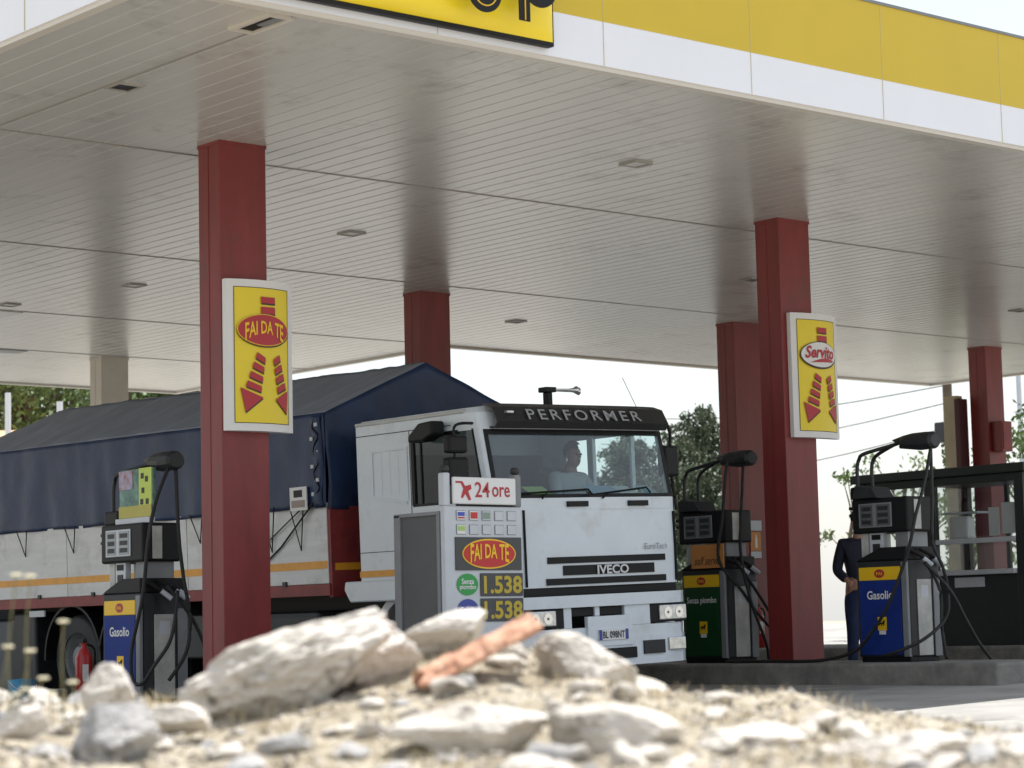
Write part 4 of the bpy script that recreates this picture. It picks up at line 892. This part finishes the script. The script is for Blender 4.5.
bx('fuel_tank', dark, lor, 13.35, 13.95, 18.5, 19.9, .35, .85, bevel=.06); bx('toolbox', dark, lor, 13.35, 13.9, 20.1, 20.9, .4, .85, bevel=.02)
bx('underbody_fill', black, lor, 14.1, 15.7, 18.4, 21.2, .02, .95); bx('axle_housing', black, lor, 13.7, 15.6, 21.5, 23.8, .0, .75, bevel=.1); bx('rear_underbody_fill', dark, lor, 13.4, 15.7, 24.2, 27.6, .05, .95, bevel=.03)  # dark boxes added to block the bright gap beneath the load body
q = MB(); q.add(*arc(.60, .63, 13.3, 13.75, 23.2, .40, .0, math.pi)); q.add(*arc(.60, .63, 13.3, 13.75, 22.0, .40, .0, math.pi)); q.build('mudguard', black, lor)
bx('weight_plate', lgrey, lor, XL-.0, XL+.02, 23.75, 24.1, .90, .97)
q = MB()
for yy in (18.5, 19.0, 20.3, 22.0, 22.9, 24.0): MB().tube([(XL-.06, yy+.24, 1.90), (XL-.015, yy+.12, 1.60 if yy > 19.5 else 1.45), (XL-.06, yy, 1.90)], .007, 5).build('tie_rope', black, lor)
MB().tube([(XL-.05, 18.35, 1.90), (XL-.02, 18.95, 1.50), (XL-.02, 19.6, 1.15)], .010, 5).build('tie_rope', black, lor); MB().tube([(XL-.05, 18.5, 1.88), (XL-.02, 19.2, 1.55), (XL-.02, 19.9, 1.35)], .007, 5).build('tie_rope', black, lor)
lor.rotation_euler.y = -.028

# ------------------------------------------------------------------ kiosk
t = empty('glass_kiosk', (24.2, 18.2, .26), 'dark green framed glass kiosk behind the right pump', 'kiosk')
kx0, kx1, ky0, ky1, kz = 23.0, 25.2, 17.25, 19.85, 2.47
K = lambda nm, m, *a, par=t, bevel=.006: bx(nm, m, par, *a, bevel=bevel)
K('roof', boothm, kx0-.08, kx1+.08, ky0-.08, ky1+.08, 2.36, kz, bevel=.01)
for a in ((kx0, kx0+.1, ky0, ky0+.14), (kx0, kx0+.1, ky1-.1, ky1), (kx1-.1, kx1, ky0, ky0+.1), (kx1-.1, kx1, ky1-.1, ky1), (kx0, kx0+.08, 18.62, 18.78)): K('frame_post', boothm, *a, .26, 2.36)
K('lower_panel', boothm, kx0+.02, kx0+.06, ky0+.14, ky1-.1, .26, 1.14); K('lower_panel', boothm, kx0+.1, kx1-.1, ky0+.02, ky0+.06, .26, 1.14); K('lower_panel', boothm, kx0+.1, kx1-.1, ky1-.06, ky1-.02, .26, .9)
K('sill', lgrey, kx0-.06, kx0+.1, ky0+.14, 18.62, 1.13, 1.19); K('window_rail', lgrey, kx0-.01, kx0+.07, ky0+.14, 18.62, 1.52, 1.58); K('counter', lgrey, kx0+.1, kx0+.5, ky0+.14, ky1-.1, 1.12, 1.15)
for a in ((ky0+.14, 18.62), (18.78, ky1-.1)): MB().box(kx0+.035, kx0+.045, a[0], a[1], 1.19, 2.30).build('window_pane', glass, t)
K('top_band', boothm, kx0+.01, kx0+.07, ky0+.14, ky1-.1, 2.26, 2.36)
MB().box(kx0+.1, kx1-.1, ky0+.04, ky0+.05, 1.19, 2.36).build('window_pane', glass, t)
MB().box(kx1-.05, kx1-.04, ky0+.1, ky1-.1, 1.0, 2.36).build('window_pane', glass, t)
K('window_mullion', boothm, kx1-.07, kx1-.02, 18.3, 18.38, .26, 2.36); K('window_mullion', boothm, kx1-.07, kx1-.02, 19.1, 19.16, .26, 2.36); K('lower_panel', boothm, kx1-.06, kx1-.03, ky0+.1, 18.4, .26, 1.0)
MB().box(kx0+.1, kx1-.1, ky1-.05, ky1-.04, .9, 2.36).build('window_pane', glass, t)
K('notice', whitem, kx0+.048, kx0+.052, 17.42, 17.62, 1.62, 2.0, bevel=0); K('notice', whitem, kx0+.048, kx0+.052, 17.66, 17.82, 1.60, 1.95, bevel=0); K('label_strip', lgrey, kx0+.0, kx0+.02, 17.9, 18.35, .98, 1.10, bevel=0)
K('shelf', lgrey, kx0+.12, kx0+.35, 18.05, 18.6, 1.90, 1.92, bevel=0)
c_ = bx('plastic_canister', whitem, None, kx0+.14, kx0+.30, 18.22, 18.52, 1.585, 1.87, bevel=.03); tag(c_, 'white plastic canister standing inside the kiosk window', 'canister')
q = MB().tube([(kx0+.2, 18.30, 1.92), (kx0+.2, 18.30, 2.05), (kx0+.2, 18.30, 2.09), (kx0+.2, 18.30, 2.16)], 1, 12)
q.v = [(kx0+.2+(v[0]-kx0-.2)*[.045, .045, .02, .018][i//12], 18.30+(v[1]-18.30)*[.045, .045, .02, .018][i//12], v[2]) for i, v in enumerate(q.v)]; tag(q.build('bottle', black), 'dark bottle on the kiosk shelf above the canister', 'bottle')
# things by C5 / C4
tag(MB().box(28.70, 28.86, 22.72, 22.98, .2, 4.06).build('cladding_board', mat('board_tan', (.45, .38, .26), .7, var=.1), bevel=.01), 'tan upright board beside the farthest right red column', 'board')
tag(MB().box(28.62, 28.83, 22.60, 22.70, .2, 4.0).build('cladding_board', mat('board_maroon', (.06, .01, .012), .6), bevel=.01), 'narrow dark red board next to the farthest right column', 'board')
t = empty('fire_hose_cabinet', (29.0, 22.1, 3.2), 'red metal box fixed to the farthest right red column', 'cabinet'); bx('cabinet_body', redm, t, 28.94, 29.2, 22.05, 22.245, 3.15, 3.62, bevel=.01); bx('cabinet_door', rframe, t, 28.97, 29.17, 22.04, 22.049, 3.18, 3.59, bevel=.002)
t = empty('extinguisher_sign', (23.6, 22.25, 1.8), 'small orange extinguisher pictogram sticker on the red column left of the Servito column', 'sign')
bx('sign_plate', poster, t, 23.47, 23.68, 22.255, 22.262, 1.60, 1.86); bx('sign_plate', lgrey, t, 23.47, 23.68, 22.255, 22.262, 1.50, 1.59); bx('sign_plate', lgrey, t, 23.40, 23.70, 22.255, 22.262, 1.88, 2.02)
q = MB(); q.box(23.555, 23.60, 22.25, 22.2545, 1.64, 1.78).box(23.565, 23.59, 22.25, 22.2545, 1.78, 1.82); q.build('pictogram', whitem, t)
def extinguisher(x, y, z, lab):
    t = empty('fire_extinguisher', (x, y, z), lab, 'fire extinguisher')
    q = MB(); L_ = [(0, .06), (.02, .08), (.42, .08), (.49, .05), (.52, .025), (.56, .025)]
    q.tube([(x, y, z+a) for a, _ in L_], 1, 16); q.v = [(x+(v[0]-x)*L_[i//16][1], y+(v[1]-y)*L_[i//16][1], v[2]) for i, v in enumerate(q.v)]; q.build('cylinder', mat('ext_red', (.40, .015, .015), .3), t, smooth=True)
    bx('lever', black, t, x-.02, x+.02, y-.02, y+.10, z+.56, z+.60); MB().tube(catmull([(x, y, z+.55), (x+.1, y-.02, z+.5), (x+.11, y, z+.25), (x+.09, y, z+.1)], 4), .012, 6).build('discharge_hose', black, t)
    q = MB(); q.box(x-.06, x-.0, y-.083, y-.078, z+.2, z+.36); q.build('label_plate', whitem, t)
extinguisher(11.3, 19.45, 0.0, 'red fire extinguisher standing behind the left pump'); extinguisher(23.3, 22.0, .26, 'red fire extinguisher by the base of the red column behind the middle pump')
# bucket + bin at left
t = empty('bucket', (10.5, 19.2, .0), 'light blue plastic bucket left of the left pump', 'bucket')
q = MB(); L_ = [(.0, .095), (.24, .13), (.25, .138), (.24, .125), (.02, .09)]
q.tube([(10.5, 19.2, .0+a) for a, _ in L_], 1, 20); q.v = [(10.5+(v[0]-10.5)*L_[i//20][1], 19.2+(v[1]-19.2)*L_[i//20][1], v[2]) for i, v in enumerate(q.v)]; q.build('pail', mat('bucket_blue', (.03, .22, .38), .4), t, smooth=True)
MB().tube(catmull([(10.5-.13, 19.2, .23), (10.5-.1, 19.1, .16), (10.5, 19.06, .14), (10.6, 19.1, .16), (10.63, 19.2, .23)], 4), .004, 5).build('handle', lgrey, t)
t = empty('litter_bin', (10.45, 19.75, -.01), 'grey metal waste bin at the left edge behind the bucket', 'bin')
bx('bin_body', grey, t, 10.25, 10.6, 19.55, 19.95, -.02, .78, bevel=.02); bx('bin_lid', dark, t, 10.23, 10.62, 19.53, 19.97, .78, .88, bevel=.02)

# ------------------------------------------------------------------ background
def leafmat(n, c1, c2):
    return mat(n, c1, .7, col2=c2, scale=1.5)
lm1 = leafmat('leaf_green', (.045, .09, .02), (.13, .20, .05)); lm2 = leafmat('conifer_green', (.05, .075, .04), (.14, .17, .10)); lm3 = leafmat('leaf_pale', (.08, .13, .04), (.2, .27, .09))
bark = mat('bark', (.12, .09, .06), .9, var=.2, scale=6)
def leaf(mb, c, r, rnd):
    a = Vector((rnd.gauss(0, 1), rnd.gauss(0, 1), rnd.gauss(0, 1))).normalized(); b = a.orthogonal().normalized(); c2 = a.cross(b)
    mb.add([c-b*r, c+c2*r*.45, c+b*r, c-c2*r*.45], [(0, 1, 2, 3)])
def broad(x, y, h, rad, z0, label, m, seed, n=60, per=110, lr=.13, cat='tree'):
    rnd = random.Random(seed); g0 = gz(x)-.03
    t = empty('broadleaf_tree', (x, y, g0), label, cat)
    tk = MB(); tk.tube(catmull([(x, y, g0-.1), (x+.1, y, g0+h*.3), (x-.1, y+.1, g0+h*.55), (x, y, g0+h*.8)], 4), h*.028, 9, r2=h*.008)
    lf = MB()
    for k in range(n):
        a = rnd.uniform(0, P2); u = rnd.random()**.5; zz = rnd.uniform(z0, h); prof = math.sin(math.pi*min(1, max(.08, (zz-z0)/(h-z0)*.92+.06)))**.6
        c = Vector((x+math.cos(a)*rad*u*prof, y+math.sin(a)*rad*u*prof, g0+zz))
        tk.tube([(x, y, g0+zz*.62), c*.5+Vector((x, y, g0+zz*.7))*.5, c], h*.008, 5, r2=h*.002)
        cr = rnd.uniform(.16, .34)*rad
        for _ in range(per):
            d = Vector((rnd.gauss(0, 1), rnd.gauss(0, 1), rnd.gauss(0, .7))); d = d.normalized()*cr*rnd.random()**.4
            leaf(lf, c+d, lr*rnd.uniform(.6, 1.3), rnd)
    tk.build('trunk', bark, t); lf.build('crown', m, t)
def conifer(x, y, h, rad, label, seed, m=lm2):
    rnd = random.Random(seed); g0 = gz(x)-.03
    t = empty('conifer_tree', (x, y, g0), label, 'tree'); tk = MB().tube([(x, y, g0-.1), (x+.05, y, g0+h*.5), (x, y, g0+h)], h*.025, 9, r2=.02); lf = MB()
    k = 0; z = h*.12
    while z < h*.99:
        L_ = rad*(1-z/h)**.6*rnd.uniform(.6, 1.15); nb = 7
        for i in range(nb):
            if rnd.random() < .12: continue
            a = i*P2/nb+k*.7+rnd.uniform(-.3, .3); ll = L_*rnd.uniform(.55, 1.2); d = Vector((math.cos(a), math.sin(a), 0)); b = Vector((x, y, g0+z))
            e = b+d*ll+Vector((0, 0, .10*ll)); tk.tube([b, b+d*ll*.5+Vector((0, 0, .12*ll)), e], .03, 4, r2=.008)
            nn = int(50+ll*150)
            for j in range(nn):
                q = rnd.random()**.75; p = b+d*ll*q+Vector((0, 0, .12*ll*math.sin(q*2)-.12*ll*q*q*0))
                sd_ = d.cross(Vector((0, 0, 1)))*rnd.gauss(0, .20*ll*(1.1-q*.6)); p = p+sd_+Vector((0, 0, rnd.gauss(0, .07)-abs(rnd.gauss(0, .08))))
                leaf(lf, p, .065*rnd.uniform(.6, 1.4), rnd)
        z += h*.045*rnd.uniform(.8, 1.2); k += 1
    tk.build('trunk', bark, t); lf.build('crown', m, t)
def at(px, dep):   # bearing helper for far planting: returns x, y on the ground plan
    a = (px-512)/2311.64*dep; v = F2*dep+R2*a; return v.x, v.y
conifer(*at(703, 62), 6.2, 3.4, 'tall dark conifer seen between the lorry mirror and the red columns', 1)
conifer(*at(672, 66), 5.2, 3.0, 'conifer directly behind the right mirror of the lorry', 2)
conifer(*at(628, 64), 5.7, 2.9, 'conifer seen through the right half of the windscreen', 3)
conifer(*at(740, 60), 4.6, 1.7, 'lower conifer hidden mostly behind the red columns', 4)
x, y = at(18, 72); broad(x, y, 10.5, 3.4, 4.2, 'bright green bushy tree at far left above the terracotta roof', leafmat('leaf_bright', (.05, .09, .02), (.14, .20, .06)), 11, n=80)
x, y = at(58, 84); broad(x, y, 11.5, 2.4, 4.0, 'darker green tree right of the far left tree', lm1, 12, n=60)
x, y = at(-60, 80); broad(x, y, 11.0, 3.4, 4.0, 'tree beyond the left edge of the photo', lm1, 13, n=60)
x, y = at(115, 80); broad(x, y, 10.8, 2.2, 4.5, 'green tree behind the cream column', lm1, 14, n=50)
x, y = at(175, 82); broad(x, y, 10.6, 2.6, 4.5, 'green tree between the cream column and the FAI DA TE column', lm1, 15, n=60)
x, y = at(905, 50); broad(x, y, 4.3, 1.3, 1.6, 'thin pale-leaved sapling above the kiosk roof behind the right pump', lm3, 16, n=14, per=32, lr=.07)
x, y = at(852, 46); broad(x, y, 3.3, .75, 1.6, 'small sapling behind the person at the pump', lm3, 17, n=9, per=34, lr=.07)
x, y = at(965, 48); broad(x, y, 2.9, 1.5, .4, 'pale green bush seen through the kiosk glass', lm3, 18, n=30, per=60, lr=.08)
x, y = at(1035, 46); broad(x, y, 4.6, 1.4, 1.5, 'leafy tree at the right edge beyond the last red column', lm1, 19, n=30, per=60, lr=.08)
# ivy pole + wires
x, y = at(949, 52)
t = empty('utility_pole', (x, y, gz(x)), 'dark wooden utility pole wrapped in ivy left of the last red column', 'pole')
MB().tube([(x, y, -.1), (x, y, 7.6)], .13, 12, r2=.10).build('pole_shaft', bark, t); bx('transformer_box', dark, t, x-.28, x+.02, y-.2, y+.2, 4.55, 5.0, bevel=.03)
lf = MB(); rnd = random.Random(5)
for _ in range(900):
    z = rnd.uniform(.3, 4.6); a = rnd.uniform(0, P2); leaf(lf, Vector((x+math.cos(a)*.17, y+math.sin(a)*.17, z)), .06, rnd)
lf.build('ivy', lm1, t)
for i, (za, zb, pb, db) in enumerate(((5.85, 7.6, 560, 75), (5.45, 6.9, 600, 80), (4.9, 5.9, 640, 78))):
    x2, y2 = at(pb, db); p0 = Vector((x, y, za)); p1 = Vector((x2, y2, zb))
    tag(MB().tube([p0.lerp(p1, k/12)-Vector((0, 0, 1.2*math.sin(k/12*math.pi)*.4)) for k in range(13)], .012, 5).build('overhead_wire', dark), ['top', 'middle', 'lowest'][i]+' thin overhead wire running left from the ivy pole', 'wire', 'overhead wires')
x, y = at(1021, 60); t = empty('lamp_post', (x, y, gz(x)), 'pale grey lamp post at the right edge of the photo', 'lamp post')
MB().tube([(x, y, -.1), (x, y, 8.0)], .09, 10, r2=.06).build('post', lgrey, t); MB().tube(catmull([(x, y, 8.0), (x+.3, y-.3, 8.4), (x+.9, y-.8, 8.5)], 4), .04, 8).build('lamp_arm', lgrey, t); bx('lamp_head', lgrey, t, x+.8, x+1.4, y-1.0, y-.75, 8.42, 8.54, bevel=.03)
# distant building with terracotta roof, left
x, y = at(-20, 62); t = empty('house', (x, y, 0), 'low pale house with terracotta roof at far left beyond the lorry', 'house')
fd = F2*1; rd = R2*1
def HB(nm, m, pts, par=t, solid=0): return MB().add(pts, [(0, 1, 2, 3)]).build(nm, m, par, solid=solid)
def hp_(a, b, z): v = Vector((x, y, 0))+rd*a+fd*b; return (v.x, v.y, z)
wallm = mat('house_wall', (.6, .5, .36), .85, var=.06)
q = MB(); q.add([hp_(-7, 0, -.3), hp_(2.2, 0, -.3), hp_(2.2, 6, -.3), hp_(-7, 6, -.3), hp_(-7, 0, 5.3), hp_(2.2, 0, 5.3), hp_(2.2, 6, 5.3), hp_(-7, 6, 5.3)], [(0, 1, 5, 4), (1, 2, 6, 5), (2, 3, 7, 6), (3, 0, 4, 7), (4, 5, 6, 7)]); q.build('wall', wallm, t)
roofm = mat('roof_tiles', (.55, .30, .15), .85, col2=(.72, .50, .30), scale=3)
q = MB(); q.add([hp_(-7.4, -.5, 5.3), hp_(2.6, -.5, 5.25), hp_(2.0, 3, 6.5), hp_(-7.4, 3, 6.5), hp_(-7.4, 6.5, 5.3), hp_(2.6, 6.5, 5.25)], [(0, 1, 2, 3), (3, 2, 5, 4), (1, 5, 2)]); q.build('roof', roofm, t, solid=.12)
for a in (-5.5, -3, -.5):
    wn = MB().add([hp_(a, -.02, 2.8), hp_(a+1, -.02, 2.8), hp_(a+1, -.02, 4.2), hp_(a, -.02, 4.2)], [(0, 1, 2, 3)]).build('window', lgrey, t, solid=.05)
for px_, zt, dp in ((5, 6.6, 56), (57, 6.15, 54)):
    xx, yy = at(px_, dp); o = MB().tube([(xx, yy, 0), (xx, yy, zt)], .075, 8).build('white_post', whitem); tag(o, 'slim white post at the far left edge in front of the house' if px_ < 20 else 'slim white post rising just above the tarpaulin edge', 'post')
